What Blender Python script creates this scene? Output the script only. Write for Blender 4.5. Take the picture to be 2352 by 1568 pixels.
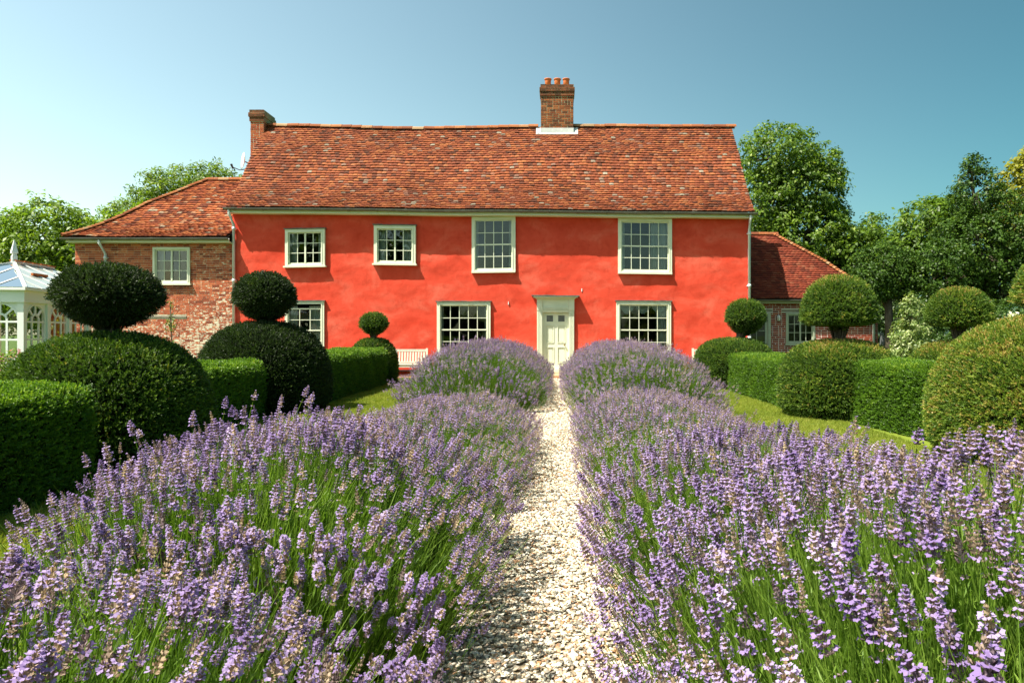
import bpy, math, random
import numpy as np
from mathutils import Vector, Matrix, Euler
from mathutils import noise as mnoise

# ------------------------------------------------------------------ camera, sky, sun, exposure
for o in list(bpy.data.objects):
    bpy.data.objects.remove(o)
SC = bpy.context.scene
COL = SC.collection
random.seed(11)
RNG = np.random.default_rng(7)

CAM_H = 1.43
FPX = 1568.0            # focal length in pixels of a 2352 px wide frame
cam = bpy.data.cameras.new('camera')
cam.sensor_width = 36.0
cam.lens = 36.0 * FPX / 2352.0
cam.shift_x = -(1283 - 1176) / 2352.0
cam.shift_y = -(784 - 765) / 2352.0
cam.clip_start = 0.05
cam.clip_end = 2000
camo = bpy.data.objects.new('camera', cam)
COL.objects.link(camo)
camo.location = (0, 0, CAM_H)
camo.rotation_euler = (math.pi / 2, 0, 0)
SC.camera = camo

SUN_EL, SUN_AZ = math.radians(59), math.radians(57.2)      # azimuth off the wall's normal, towards the left
SDIR = Vector((-math.sin(SUN_AZ) * math.cos(SUN_EL), -math.cos(SUN_AZ) * math.cos(SUN_EL), math.sin(SUN_EL)))
world = bpy.data.worlds.new('World')
SC.world = world
world.use_nodes = True
wn = world.node_tree
wn.nodes.clear()
sky = wn.nodes.new('ShaderNodeTexSky')
sky.sky_type = 'NISHITA'
sky.sun_disc = False
sky.sun_elevation = SUN_EL
sky.sun_rotation = math.atan2(SDIR.x, SDIR.y)
sky.altitude = 30
sky.air_density = 1.0
sky.dust_density = 1.6
sky.ozone_density = 1.0
tint = wn.nodes.new('ShaderNodeMix')
tint.data_type = 'RGBA'
tint.blend_type = 'MULTIPLY'
tint.inputs[0].default_value = 1.0
# teal colour balance of the photograph; deeper away from the sun's side
gx = wn.nodes.new('ShaderNodeNewGeometry'); sx_ = wn.nodes.new('ShaderNodeSeparateXYZ'); mr_ = wn.nodes.new('ShaderNodeMapRange')
mr_.interpolation_type = 'SMOOTHSTEP'
mr_.inputs[1].default_value = -0.95; mr_.inputs[2].default_value = 0.95
cr_ = wn.nodes.new('ShaderNodeMix'); cr_.data_type = 'RGBA'
wn.links.new(gx.outputs['Incoming'], sx_.inputs[0]); wn.links.new(sx_.outputs[0], mr_.inputs[0]); wn.links.new(mr_.outputs[0], cr_.inputs[0])
cr_.inputs[6].default_value = (0.33, 0.94, 0.82, 1); cr_.inputs[7].default_value = (3.0, 2.95, 2.2, 1)
wn.links.new(cr_.outputs[2], tint.inputs[7])
bg = wn.nodes.new('ShaderNodeBackground')
bg.inputs[1].default_value = 0.050
wo = wn.nodes.new('ShaderNodeOutputWorld')
wn.links.new(sky.outputs[0], tint.inputs[6])
wn.links.new(tint.outputs[2], bg.inputs[0])
wn.links.new(bg.outputs[0], wo.inputs[0])

sun = bpy.data.lights.new('sun', 'SUN')
sun.energy = 5.0
sun.angle = math.radians(0.5)
sun.color = (1.0, 0.94, 0.82)
suno = bpy.data.objects.new('sun', sun)
COL.objects.link(suno)
suno.location = (-20, -10, 40)
suno.rotation_euler = SDIR.to_track_quat('Z', 'Y').to_euler()

vs = SC.view_settings
vs.view_transform = 'Standard'
vs.look = 'None'
vs.gamma = 1.0
vs.exposure = 1.2
vs.use_curve_mapping = False
SC.cycles.max_bounces = 8
SC.cycles.transparent_max_bounces = 16
SC.cycles.caustics_reflective = False
SC.cycles.caustics_refractive = False
SC.cycles.use_denoising = True

# ------------------------------------------------------------------ helpers
def tag(o, label=None, cat=None, group=None, kind=None):
    if label: o['label'] = label
    if cat: o['category'] = cat
    if group: o['group'] = group
    if kind: o['kind'] = kind
    return o

def empty(name, loc=(0, 0, 0)):
    o = bpy.data.objects.new(name, None)
    o.empty_display_size = 0.2
    o.location = loc
    COL.objects.link(o)
    return o

def thing(name, label, cat, loc=(0, 0, 0), group=None):
    return tag(empty(name, loc), label, cat, group)

def world_of(o):
    m = o.matrix_basis.copy()
    if o.parent:
        m = world_of(o.parent) @ o.matrix_parent_inverse @ m
    return m

def adopt(o, parent):
    if parent is not None:
        o.parent = parent
        o.matrix_parent_inverse = world_of(parent).inverted()
    return o

class MB:
    """collects faces; build() links them as one mesh object (world coordinates)"""
    def __init__(s):
        s.v, s.f, s.mi, s.rnd = [], [], [], []
        s.cur, s.r = 0, 0.0
    def add(s, vs_, fs_):
        b = len(s.v)
        s.v.extend([tuple(p) for p in vs_])
        for f in fs_:
            s.f.append(tuple(b + i for i in f))
            s.mi.append(s.cur)
            s.rnd.append(s.r)
        return s
    def box(s, x0, x1, y0, y1, z0, z1):
        return s.add([(x0, y0, z0), (x1, y0, z0), (x1, y1, z0), (x0, y1, z0), (x0, y0, z1), (x1, y0, z1), (x1, y1, z1), (x0, y1, z1)],
                     [(0, 3, 2, 1), (4, 5, 6, 7), (0, 1, 5, 4), (1, 2, 6, 5), (2, 3, 7, 6), (3, 0, 4, 7)])
    def mbox(s, M, sx, sy, sz):
        c = [(-sx, -sy, -sz), (sx, -sy, -sz), (sx, sy, -sz), (-sx, sy, -sz), (-sx, -sy, sz), (sx, -sy, sz), (sx, sy, sz), (-sx, sy, sz)]
        return s.add([M @ Vector(p) for p in c], [(0, 3, 2, 1), (4, 5, 6, 7), (0, 1, 5, 4), (1, 2, 6, 5), (2, 3, 7, 6), (3, 0, 4, 7)])
    def bar(s, p0, p1, w, d, up=(0, 0, 1)):
        p0, p1 = Vector(p0), Vector(p1)
        z = (p1 - p0).normalized()
        x = Vector(up).cross(z)
        if x.length < 1e-5: x = Vector((1, 0, 0)).cross(z)
        x.normalize()
        y = z.cross(x)
        vs_ = [p + x * a * w / 2 + y * b * d / 2 for p in (p0, p1) for a, b in ((-1, -1), (1, -1), (1, 1), (-1, 1))]
        return s.add(vs_, [(3, 2, 1, 0), (4, 5, 6, 7), (0, 1, 5, 4), (1, 2, 6, 5), (2, 3, 7, 6), (3, 0, 4, 7)])
    def tube(s, pts, radii, n=8, cap=True):
        pts = [Vector(p) for p in pts]
        if not hasattr(radii, '__len__'): radii = [radii] * len(pts)
        rings = []
        for i, p in enumerate(pts):
            d = (pts[min(i + 1, len(pts) - 1)] - pts[max(i - 1, 0)]).normalized()
            a = Vector((0, 0, 1)) if abs(d.z) < 0.9 else Vector((1, 0, 0))
            x = a.cross(d).normalized()
            y = d.cross(x)
            rings.append([p + (x * math.cos(2 * math.pi * k / n) + y * math.sin(2 * math.pi * k / n)) * radii[i] for k in range(n)])
        fs_ = [(i * n + k, i * n + (k + 1) % n, (i + 1) * n + (k + 1) % n, (i + 1) * n + k) for i in range(len(pts) - 1) for k in range(n)]
        if cap:
            fs_.append(tuple(range(n - 1, -1, -1)))
            fs_.append(tuple((len(pts) - 1) * n + k for k in range(n)))
        return s.add([v for r in rings for v in r], fs_)
    def lathe(s, prof, c=(0, 0, 0), n=16, wob=None):
        """prof: (r, z) from bottom to top around the vertical through c"""
        vs_, fs_ = [], []
        for i, (r, z) in enumerate(prof):
            for k in range(n):
                a = 2 * math.pi * k / n
                q = 1.0 if wob is None else wob(a, z)
                vs_.append((c[0] + r * q * math.cos(a), c[1] + r * q * math.sin(a), c[2] + z))
        for i in range(len(prof) - 1):
            for k in range(n):
                fs_.append((i * n + k, i * n + (k + 1) % n, (i + 1) * n + (k + 1) % n, (i + 1) * n + k))
        fs_.append(tuple(range(n - 1, -1, -1)))
        fs_.append(tuple((len(prof) - 1) * n + k for k in range(n)))
        return s.add(vs_, fs_)
    def prism(s, poly, y0, y1):
        """poly in (x, z), extruded along y"""
        n = len(poly)
        return s.add([(x, y0, z) for x, z in poly] + [(x, y1, z) for x, z in poly],
                     [tuple(range(n)), tuple(range(2 * n - 1, n - 1, -1))] + [(k, n + k, n + (k + 1) % n, (k + 1) % n) for k in range(n)])
    def xform(s, M):
        s.v = [tuple(M @ Vector(p)) for p in s.v]
        return s
    def mesh(s, name, mats, smooth=False):
        me = bpy.data.meshes.new(name)
        me.from_pydata(s.v, [], s.f)
        for m in (mats if isinstance(mats, (list, tuple)) else [mats]):
            me.materials.append(m)
        if s.cur or any(s.mi):
            me.polygons.foreach_set('material_index', s.mi)
        if any(s.rnd):
            a = me.attributes.new('rnd', 'FLOAT', 'FACE')
            a.data.foreach_set('value', s.rnd)
        if smooth:
            me.polygons.foreach_set('use_smooth', [True] * len(s.f))
        me.update()
        return me
    def build(s, name, mats, parent=None, smooth=False, kind=None):
        o = bpy.data.objects.new(name, s.mesh(name, mats, smooth))
        COL.objects.link(o)
        adopt(o, parent)
        if kind: o['kind'] = kind
        return o

def inst(name, me, M, parent=None, rnd=None):
    o = bpy.data.objects.new(name, me)
    o.matrix_basis = M
    COL.objects.link(o)
    if parent is not None:
        o.parent = parent
        o.matrix_parent_inverse = world_of(parent).inverted()
    if rnd is not None: o['rnd'] = rnd
    return o

def pieces(name, boxes, mat, parent, limit=300, keep=None, stuff_name=None, unit=None):
    """boxes: list of (Matrix with scale of a unit box, rnd). the first `limit` by keep() become objects that share one mesh, the rest one stuff part"""
    if unit is None:
        u = MB().box(-.5, .5, -.5, .5, -.5, .5).mesh(name, mat)
    else:
        u = unit
    idx = list(range(len(boxes)))
    if keep: idx.sort(key=lambda i: keep(boxes[i][0].translation))
    for i in idx[:limit]:
        inst(name, u, boxes[i][0], parent, boxes[i][1])
    rest = idx[limit:]
    if rest:
        nv = len(u.vertices)
        co = np.empty(nv * 3); u.vertices.foreach_get('co', co); co = co.reshape(-1, 3)
        faces = [tuple(p.vertices) for p in u.polygons]
        b = MB()
        for i in rest:
            M, r = boxes[i]
            A = np.array(M)
            b.r = r
            b.add((co @ A[:3, :3].T + A[:3, 3]).tolist(), faces)
        b.build(stuff_name or (name + '_field'), mat, parent, kind='stuff')

def wave(x, y, seed=0.0):
    """smooth pseudo noise in about -1..1"""
    x = np.asarray(x, float); y = np.asarray(y, float)
    return (np.sin(1.31 * x + 2.1 * np.sin(0.73 * y + seed) + seed) + np.sin(1.77 * y + 1.7 * np.sin(0.91 * x - seed) + 2.3 * seed)
            + 0.5 * np.sin(3.3 * x + 1.3 * y + 1.1 * seed) + 0.5 * np.sin(-2.1 * x + 3.9 * y + 0.7 * seed)) / 3.0

# ------------------------------------------------------------------ materials
def nodes(name):
    m = bpy.data.materials.new(name)
    m.use_nodes = True
    t = m.node_tree
    t.nodes.clear()
    out = t.nodes.new('ShaderNodeOutputMaterial')
    return m, t, out

def N(t, kind, **kw):
    n = t.nodes.new(kind)
    for k, v in kw.items():
        if k.startswith('i_'):
            key = k[2:]
            n.inputs[int(key) if key.isdigit() else key].default_value = v
        else:
            setattr(n, k, v)
    return n

def L(t, a, b):
    t.links.new(a, b)

def ramp(t, fac, stops):
    r = t.nodes.new('ShaderNodeValToRGB')
    el = r.color_ramp.elements
    while len(el) < len(stops): el.new(0.5)
    for e, (p, c) in zip(el, stops):
        e.position = p
        e.color = (c[0], c[1], c[2], 1)
    L(t, fac, r.inputs[0])
    return r.outputs[0]

def noise(t, scale, detail=4, rough=0.55, vec=None, dist=0.0):
    n = N(t, 'ShaderNodeTexNoise')
    n.inputs['Scale'].default_value = scale
    n.inputs['Detail'].default_value = detail
    n.inputs['Roughness'].default_value = rough
    n.inputs['Distortion'].default_value = dist
    if vec is not None: L(t, vec, n.inputs['Vector'])
    return n.outputs[0]

def pos(t, scale=None):
    g = N(t, 'ShaderNodeNewGeometry').outputs['Position']
    if scale is None: return g
    m = N(t, 'ShaderNodeMapping')
    m.inputs['Scale'].default_value = scale
    L(t, g, m.inputs['Vector'])
    return m.outputs[0]

def mixc(t, fac, a, b, mode='MIX'):
    m = N(t, 'ShaderNodeMix', data_type='RGBA', blend_type=mode)
    for sock, v in ((m.inputs[0], fac), (m.inputs[6], a), (m.inputs[7], b)):
        if isinstance(v, (int, float)): sock.default_value = v
        elif isinstance(v, tuple): sock.default_value = (*v[:3], 1)
        else: L(t, v, sock)
    return m.outputs[2]

def mathn(t, op, a, b=0.0, c=None, clamp=False):
    m = N(t, 'ShaderNodeMath', operation=op, use_clamp=clamp)
    for i, v in enumerate((a, b) if c is None else (a, b, c)):
        if isinstance(v, (int, float)): m.inputs[i].default_value = v
        else: L(t, v, m.inputs[i])
    return m.outputs[0]

def principled(t, out, col, rough=0.7, bump=None, bstr=0.3, bdist=0.01, spec=0.4, metal=0.0):
    p = N(t, 'ShaderNodeBsdfPrincipled')
    if isinstance(col, tuple): p.inputs['Base Color'].default_value = (*col, 1)
    else: L(t, col, p.inputs['Base Color'])
    if isinstance(rough, (int, float)): p.inputs['Roughness'].default_value = rough
    else: L(t, rough, p.inputs['Roughness'])
    p.inputs['Specular IOR Level'].default_value = spec
    p.inputs['Metallic'].default_value = metal
    if bump is not None:
        b = N(t, 'ShaderNodeBump')
        b.inputs['Strength'].default_value = bstr
        b.inputs['Distance'].default_value = bdist
        L(t, bump, b.inputs['Height'])
        L(t, b.outputs[0], p.inputs['Normal'])
    L(t, p.outputs[0], out.inputs[0])
    return p

def rnd_attr(t):
    a = N(t, 'ShaderNodeAttribute', attribute_name='rnd', attribute_type='GEOMETRY').outputs['Fac']
    b = N(t, 'ShaderNodeAttribute', attribute_name='rnd', attribute_type='OBJECT').outputs['Fac']
    return mathn(t, 'ADD', a, b)

def tint_attr(t):
    return N(t, 'ShaderNodeAttribute', attribute_name='tint', attribute_type='INSTANCER').outputs['Fac']

def m_noisy(name, c1, c2, scale=8, rough=0.7, bstr=0.2, bdist=0.005, spec=0.3, metal=0.0, stretch=None, detail=5):
    m, t, out = nodes(name)
    p = pos(t, stretch)
    n = noise(t, scale, detail, 0.6, p)
    col = ramp(t, n, [(0.3, c1), (0.7, c2)])
    principled(t, out, col, rough, noise(t, scale * 6, 4, 0.6, p), bstr, bdist, spec, metal)
    return m

def m_leaf(name, stops, rough=0.45, trans=0.35, spec=0.35, src='tint_geo', tcol=None):
    """two-sided leaf: diffuse + translucent + gloss, colour from a random tint"""
    m, t, out = nodes(name)
    if src == 'tint_geo':
        f = N(t, 'ShaderNodeAttribute', attribute_name='tint', attribute_type='GEOMETRY').outputs['Fac']
    else:
        f = tint_attr(t)
    col = ramp(t, f, stops)
    p = N(t, 'ShaderNodeBsdfPrincipled')
    L(t, col, p.inputs['Base Color'])
    p.inputs['Roughness'].default_value = rough
    p.inputs['Specular IOR Level'].default_value = spec
    tr = N(t, 'ShaderNodeBsdfTranslucent')
    L(t, mixc(t, 1.0, col, tcol or (1.5, 1.55, 0.55), 'MULTIPLY'), tr.inputs[0])
    mx = N(t, 'ShaderNodeMixShader')
    mx.inputs[0].default_value = trans
    L(t, p.outputs[0], mx.inputs[1])
    L(t, tr.outputs[0], mx.inputs[2])
    L(t, mx.outputs[0], out.inputs[0])
    return m

M = {}
# red limewash: brushed patches, slight relief
m, t, out = nodes('red_limewash')
pp = pos(t)
n1 = noise(t, 0.9, 5, 0.6, pos(t, (1, 1, 1.6)), 0.6)
n2 = noise(t, 5.0, 6, 0.65, pos(t, (1, 1, 0.7)), 0.3)
c = ramp(t, n1, [(0.28, (0.53, 0.046, 0.022)), (0.5, (0.62, 0.067, 0.036)), (0.72, (0.67, 0.120, 0.074))])
c = mixc(t, mathn(t, 'MULTIPLY', mathn(t, 'SUBTRACT', n2, 0.5, clamp=True), 2.2, clamp=True), c, (0.46, 0.036, 0.016))
zz = N(t, 'ShaderNodeSeparateXYZ'); L(t, pp, zz.inputs[0])
drt = mathn(t, 'MULTIPLY', mathn(t, 'SUBTRACT', 0.75, zz.outputs[2], clamp=True), noise(t, 3.0, 5, 0.7))
c = mixc(t, mathn(t, 'MULTIPLY', drt, 0.5, clamp=True), c, (0.40, 0.05, 0.03))
principled(t, out, c, 0.9, mathn(t, 'ADD', n2, mathn(t, 'MULTIPLY', noise(t, 28, 5, 0.7), 0.35)), 0.5, 0.02, 0.12)
M['red'] = m

# clay roof tiles
def m_tile(name, stops, lichen=0.5):
    m, t, out = nodes(name)
    r = rnd_attr(t)
    c = ramp(t, r, stops)
    p = pos(t)
    big = noise(t, 0.55, 4, 0.6, p)
    c = mixc(t, mathn(t, 'MULTIPLY', mathn(t, 'SUBTRACT', big, 0.47, clamp=True), 3.0, clamp=True), c, mixc(t, 1.0, c, (0.62, 0.58, 0.52), 'MULTIPLY'))
    fine = noise(t, 30, 5, 0.7, p)
    c = mixc(t, mathn(t, 'MULTIPLY', mathn(t, 'SUBTRACT', fine, 0.5, clamp=True), 2.6, clamp=True), c, mixc(t, 1.0, c, (0.5, 0.5, 0.45), 'MULTIPLY'))
    l = noise(t, 14, 6, 0.72, p)
    spots = mathn(t, 'MULTIPLY', mathn(t, 'SUBTRACT', l, 0.70 - 0.1 * lichen, clamp=True), 14, clamp=True)
    c = mixc(t, spots, c, (0.40, 0.38, 0.28))
    moss = mathn(t, 'MULTIPLY', mathn(t, 'SUBTRACT', noise(t, 5.5, 6, 0.7, pos(t, (1, 1, 1.3)), 0.4), 0.60, clamp=True), 7.0, clamp=True)
    c = mixc(t, mathn(t, 'MULTIPLY', moss, 0.75), c, (0.13, 0.085, 0.03))
    principled(t, out, c, 0.88, fine, 0.45, 0.006, 0.15)
    return m
M['tile'] = m_tile('clay_tile', [(0.0, (0.085, 0.034, 0.022)), (0.14, (0.15, 0.042, 0.022)), (0.45, (0.215, 0.058, 0.026)), (0.75, (0.26, 0.076, 0.030)),
                                 (0.89, (0.30, 0.105, 0.040)), (0.95, (0.19, 0.085, 0.06)), (0.985, (0.21, 0.15, 0.11)), (1.0, (0.28, 0.24, 0.18))], 0.7)
M['tile_wing'] = m_tile('clay_tile_wing', [(0.0, (0.096, 0.030, 0.018)), (0.25, (0.204, 0.051, 0.023)), (0.6, (0.288, 0.075, 0.027)), (0.9, (0.336, 0.114, 0.042)), (1.0, (0.288, 0.228, 0.162))], 0.5)
M['tile_dark'] = m_tile('clay_tile_dark', [(0.0, (0.096, 0.024, 0.014)), (0.4, (0.162, 0.033, 0.018)), (0.8, (0.204, 0.045, 0.022)), (1.0, (0.216, 0.072, 0.039))], -0.3)
M['ridge'] = m_tile('ridge_tile', [(0.0, (0.17, 0.055, 0.026)), (0.5, (0.30, 0.10, 0.036)), (0.8, (0.34, 0.14, 0.055)), (1.0, (0.34, 0.22, 0.12))], 0.9)
M['batten'] = m_noisy('roof_underlay', (0.05, 0.03, 0.022), (0.09, 0.045, 0.03), 5)

# bricks
def m_brick(name, stops, paint=None, soot=0.0):
    m, t, out = nodes(name)
    r = rnd_attr(t)
    c = ramp(t, r, stops)
    p = pos(t)
    fine = noise(t, 26, 5, 0.7, p)
    c = mixc(t, mathn(t, 'MULTIPLY', mathn(t, 'SUBTRACT', fine, 0.5, clamp=True), 2.2, clamp=True), c, mixc(t, 1.0, c, (0.55, 0.5, 0.5), 'MULTIPLY'))
    if soot:
        s_ = mathn(t, 'MULTIPLY', mathn(t, 'SUBTRACT', noise(t, 1.8, 4, 0.6, p), 0.5, clamp=True), 5 * soot, clamp=True)
        c = mixc(t, s_, c, (0.05, 0.035, 0.025))
    if paint:
        # remains of an old limewash: more of it low on the wall and towards the house
        sx = N(t, 'ShaderNodeSeparateXYZ'); L(t, p, sx.inputs[0])
        z = sx.outputs[2]
        hz = N(t, 'ShaderNodeMapRange'); L(t, z, hz.inputs[0])
        hz.inputs[1].default_value = 3.1; hz.inputs[2].default_value = 0.6; hz.inputs[3].default_value = -0.02; hz.inputs[4].default_value = 0.135
        hx = N(t, 'ShaderNodeMapRange'); L(t, sx.outputs[0], hx.inputs[0])
        hx.inputs[1].default_value = -13.0; hx.inputs[2].default_value = -10.9; hx.inputs[3].default_value = 0.0; hx.inputs[4].default_value = 0.075
        hr = mathn(t, 'MULTIPLY', mathn(t, 'SUBTRACT', r, 0.5), 0.10)
        k = mathn(t, 'ADD', mathn(t, 'ADD', noise(t, 9.0, 6, 0.68, pos(t, (1, 1, 2.2)), 0.5), hz.outputs[0]), mathn(t, 'ADD', hx.outputs[0], hr))
        k = mathn(t, 'MULTIPLY', mathn(t, 'SUBTRACT', k, 0.615, clamp=True), 22, clamp=True)
        c = mixc(t, k, c, mixc(t, noise(t, 7), (0.60, 0.54, 0.40), (0.72, 0.67, 0.52)))
    principled(t, out, c, 0.9, fine, 0.5, 0.006, 0.12)
    return m
M['brick_old'] = m_brick('old_brick', [(0, (0.20, 0.05, 0.03)), (0.3, (0.37, 0.092, 0.046)), (0.7, (0.48, 0.125, 0.058)), (1, (0.54, 0.175, 0.075))], paint=True)
M['brick_new'] = m_brick('red_brick', [(0, (0.158, 0.029, 0.020)), (0.5, (0.259, 0.045, 0.025)), (1, (0.331, 0.068, 0.032))])
M['brick_chim'] = m_brick('chimney_brick', [(0, (0.072, 0.032, 0.020)), (0.3, (0.173, 0.054, 0.025)), (0.7, (0.259, 0.079, 0.032)), (1, (0.317, 0.115, 0.043))], soot=0.9)
M['brick_stack'] = m_brick('stack_brick', [(0, (0.216, 0.043, 0.022)), (0.5, (0.346, 0.072, 0.029)), (1, (0.396, 0.115, 0.043))], soot=0.25)
M['brick_cap'] = m_brick('cap_brick', [(0, (0.07, 0.035, 0.02)), (0.5, (0.15, 0.055, 0.028)), (1, (0.22, 0.085, 0.04))], soot=0.7)
M['mortar'] = m_noisy('lime_mortar', (0.48, 0.40, 0.28), (0.64, 0.56, 0.42), 9, 0.95, 0.4, 0.004)
M['mortar_white'] = m_noisy('white_mortar', (0.52, 0.47, 0.42), (0.66, 0.62, 0.56), 9, 0.95, 0.3, 0.004)
M['mortar_dark'] = m_noisy('sooty_mortar', (0.16, 0.13, 0.07), (0.50, 0.44, 0.27), 3, 0.95, 0.4, 0.004)

M['cream'] = m_noisy('cream_green_paint', (0.62, 0.64, 0.49), (0.70, 0.71, 0.56), 2.5, 0.5, 0.08, 0.002, 0.35)
M['green'] = m_noisy('grey_green_paint', (0.34, 0.37, 0.27), (0.40, 0.43, 0.32), 2.5, 0.5, 0.08, 0.002, 0.35)
M['white'] = m_noisy('white_paint', (0.74, 0.75, 0.72), (0.82, 0.82, 0.79), 3, 0.45, 0.06, 0.002, 0.4)
M['lead'] = m_noisy('lead_sheet', (0.07, 0.075, 0.07), (0.16, 0.165, 0.15), 6, 0.6, 0.25, 0.004, 0.3)
M['lead_pale'] = m_noisy('pale_lead', (0.42, 0.45, 0.44), (0.60, 0.62, 0.60), 4, 0.6, 0.2, 0.004, 0.3)
M['iron'] = m_noisy('grey_cast_iron', (0.095, 0.095, 0.082), (0.165, 0.16, 0.138), 3, 0.5, 0.15, 0.003, 0.4, 0.2)
M['galv'] = m_noisy('galvanised_pipe', (0.58, 0.62, 0.64), (0.70, 0.73, 0.74), 3, 0.45, 0.1, 0.002, 0.5, 0.1)
M['stone'] = m_noisy('sandstone', (0.44, 0.36, 0.22), (0.56, 0.47, 0.31), 5, 0.9, 0.4, 0.006)
M['pot'] = m_noisy('terracotta', (0.46, 0.12, 0.035), (0.56, 0.17, 0.05), 6, 0.8, 0.15, 0.003)
M['brass'] = m_noisy('aged_brass', (0.14, 0.09, 0.03), (0.20, 0.13, 0.04), 8, 0.35, 0.1, 0.001, 0.5, 0.8)
M['black'] = m_noisy('black_paint', (0.012, 0.012, 0.012), (0.03, 0.03, 0.03), 5, 0.6)
M['dish'] = m_noisy('grey_dish', (0.46, 0.52, 0.50), (0.54, 0.60, 0.58), 4, 0.6)
M['gate'] = m_noisy('blue_grey_paint', (0.13, 0.14, 0.145), (0.19, 0.20, 0.20), 4, 0.6)
M['timber'] = m_noisy('weathered_timber', (0.30, 0.28, 0.22), (0.50, 0.47, 0.38), 5, 0.9, 0.4, 0.005, 0.1, 0, (12, 12, 1))
M['oldwood'] = m_noisy('grey_old_beam', (0.14, 0.12, 0.09), (0.36, 0.33, 0.27), 6, 0.95, 0.5, 0.01, 0.1, 0, (1, 4, 12))
M['bench'] = m_noisy('silvered_teak', (0.44, 0.42, 0.34), (0.62, 0.60, 0.50), 7, 0.85, 0.35, 0.004, 0.15, 0, (4, 4, 1))
M['curtain'] = m_leaf('curtain_linen', [(0, (0.62, 0.64, 0.58)), (1, (0.62, 0.64, 0.58))], 0.9, 0.35, 0.05, 'tint_geo', (0.8, 0.8, 0.78))
M['interior'] = m_noisy('dim_interior', (0.035, 0.03, 0.026), (0.06, 0.052, 0.045), 2)
M['soil'] = m_noisy('dark_soil', (0.035, 0.024, 0.014), (0.07, 0.05, 0.03), 8, 0.95, 0.6, 0.02)
M['bark'] = m_noisy('tree_bark', (0.05, 0.04, 0.028), (0.12, 0.10, 0.07), 6, 0.95, 0.6, 0.02, 0.1, 0, (2, 2, 0.6))
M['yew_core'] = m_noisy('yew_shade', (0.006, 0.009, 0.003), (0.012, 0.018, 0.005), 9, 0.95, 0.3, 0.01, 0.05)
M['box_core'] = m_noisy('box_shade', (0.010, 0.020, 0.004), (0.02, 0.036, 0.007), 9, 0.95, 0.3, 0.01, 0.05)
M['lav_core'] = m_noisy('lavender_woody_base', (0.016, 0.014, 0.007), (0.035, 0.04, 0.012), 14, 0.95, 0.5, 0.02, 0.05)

# glass: a real thin pane that reflects by Fresnel and lets light through
m, t, out = nodes('window_glass')
fr = N(t, 'ShaderNodeFresnel'); fr.inputs[0].default_value = 1.52
gl = N(t, 'ShaderNodeBsdfGlossy'); gl.inputs['Roughness'].default_value = 0.015
nb = N(t, 'ShaderNodeBump'); nb.inputs['Strength'].default_value = 0.06; nb.inputs['Distance'].default_value = 0.003
L(t, noise(t, 3.0, 2, 0.5, pos(t)), nb.inputs['Height']); L(t, nb.outputs[0], gl.inputs['Normal'])
tr = N(t, 'ShaderNodeBsdfTransparent'); tr.inputs[0].default_value = (0.93, 0.96, 0.94, 1)
mx = N(t, 'ShaderNodeMixShader')
L(t, fr.outputs[0], mx.inputs[0]); L(t, tr.outputs[0], mx.inputs[1]); L(t, gl.outputs[0], mx.inputs[2]); L(t, mx.outputs[0], out.inputs[0])
M['glass'] = m
# old conservatory glazing, dusty and pale
m, t, out = nodes('dusty_glass')
fr = N(t, 'ShaderNodeFresnel'); fr.inputs[0].default_value = 1.52
gl = N(t, 'ShaderNodeBsdfGlossy'); gl.inputs['Roughness'].default_value = 0.05
tr = N(t, 'ShaderNodeBsdfTransparent'); tr.inputs[0].default_value = (0.90, 0.96, 0.92, 1)
df = N(t, 'ShaderNodeBsdfDiffuse'); df.inputs[0].default_value = (0.52, 0.58, 0.53, 1)
m1 = N(t, 'ShaderNodeMixShader')
L(t, mathn(t, 'MULTIPLY_ADD', noise(t, 4, 4, 0.6, pos(t)), 0.4, 0.52, True), m1.inputs[0]); L(t, tr.outputs[0], m1.inputs[1]); L(t, df.outputs[0], m1.inputs[2])
mx = N(t, 'ShaderNodeMixShader')
L(t, fr.outputs[0], mx.inputs[0]); L(t, m1.outputs[0], mx.inputs[1]); L(t, gl.outputs[0], mx.inputs[2]); L(t, mx.outputs[0], out.inputs[0])
M['dusty'] = m

# plants
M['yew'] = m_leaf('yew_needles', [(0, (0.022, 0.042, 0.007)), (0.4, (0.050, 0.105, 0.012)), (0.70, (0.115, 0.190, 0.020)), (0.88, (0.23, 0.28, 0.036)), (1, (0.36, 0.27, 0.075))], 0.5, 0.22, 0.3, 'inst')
M['yew_shaded'] = m_leaf('yew_needles_shaded', [(0, (0.012, 0.022, 0.006)), (0.45, (0.022, 0.042, 0.009)), (0.8, (0.045, 0.082, 0.013)), (1, (0.10, 0.14, 0.02))], 0.5, 0.18, 0.3, 'inst')  # darker yew copy: shade on the left-hand topiaries put into the colour
M['boxleaf'] = m_leaf('box_leaves', [(0, (0.035, 0.08, 0.009)), (0.4, (0.085, 0.175, 0.016)), (0.75, (0.16, 0.28, 0.026)), (1, (0.30, 0.40, 0.05))], 0.4, 0.3, 0.4, 'inst')
M['lav_stem'] = m_leaf('lavender_green', [(0, (0.06, 0.12, 0.014)), (0.5, (0.125, 0.22, 0.024)), (1, (0.22, 0.32, 0.05))], 0.5, 0.4, 0.25, 'inst', (1.35, 1.5, 0.6))
M['lav_petal'] = m_leaf('lavender_petal', [(0, (0.24, 0.155, 0.37)), (0.5, (0.37, 0.27, 0.50)), (1, (0.50, 0.40, 0.60))], 0.6, 0.38, 0.15, 'inst', (1.15, 1.05, 1.25))
M['lav_calyx'] = m_leaf('lavender_calyx', [(0, (0.13, 0.095, 0.14)), (0.3, (0.23, 0.17, 0.18)), (0.6, (0.38, 0.29, 0.20)), (1, (0.55, 0.43, 0.26))], 0.7, 0.25, 0.1, 'inst', (1.2, 1.1, 0.9))
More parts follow.
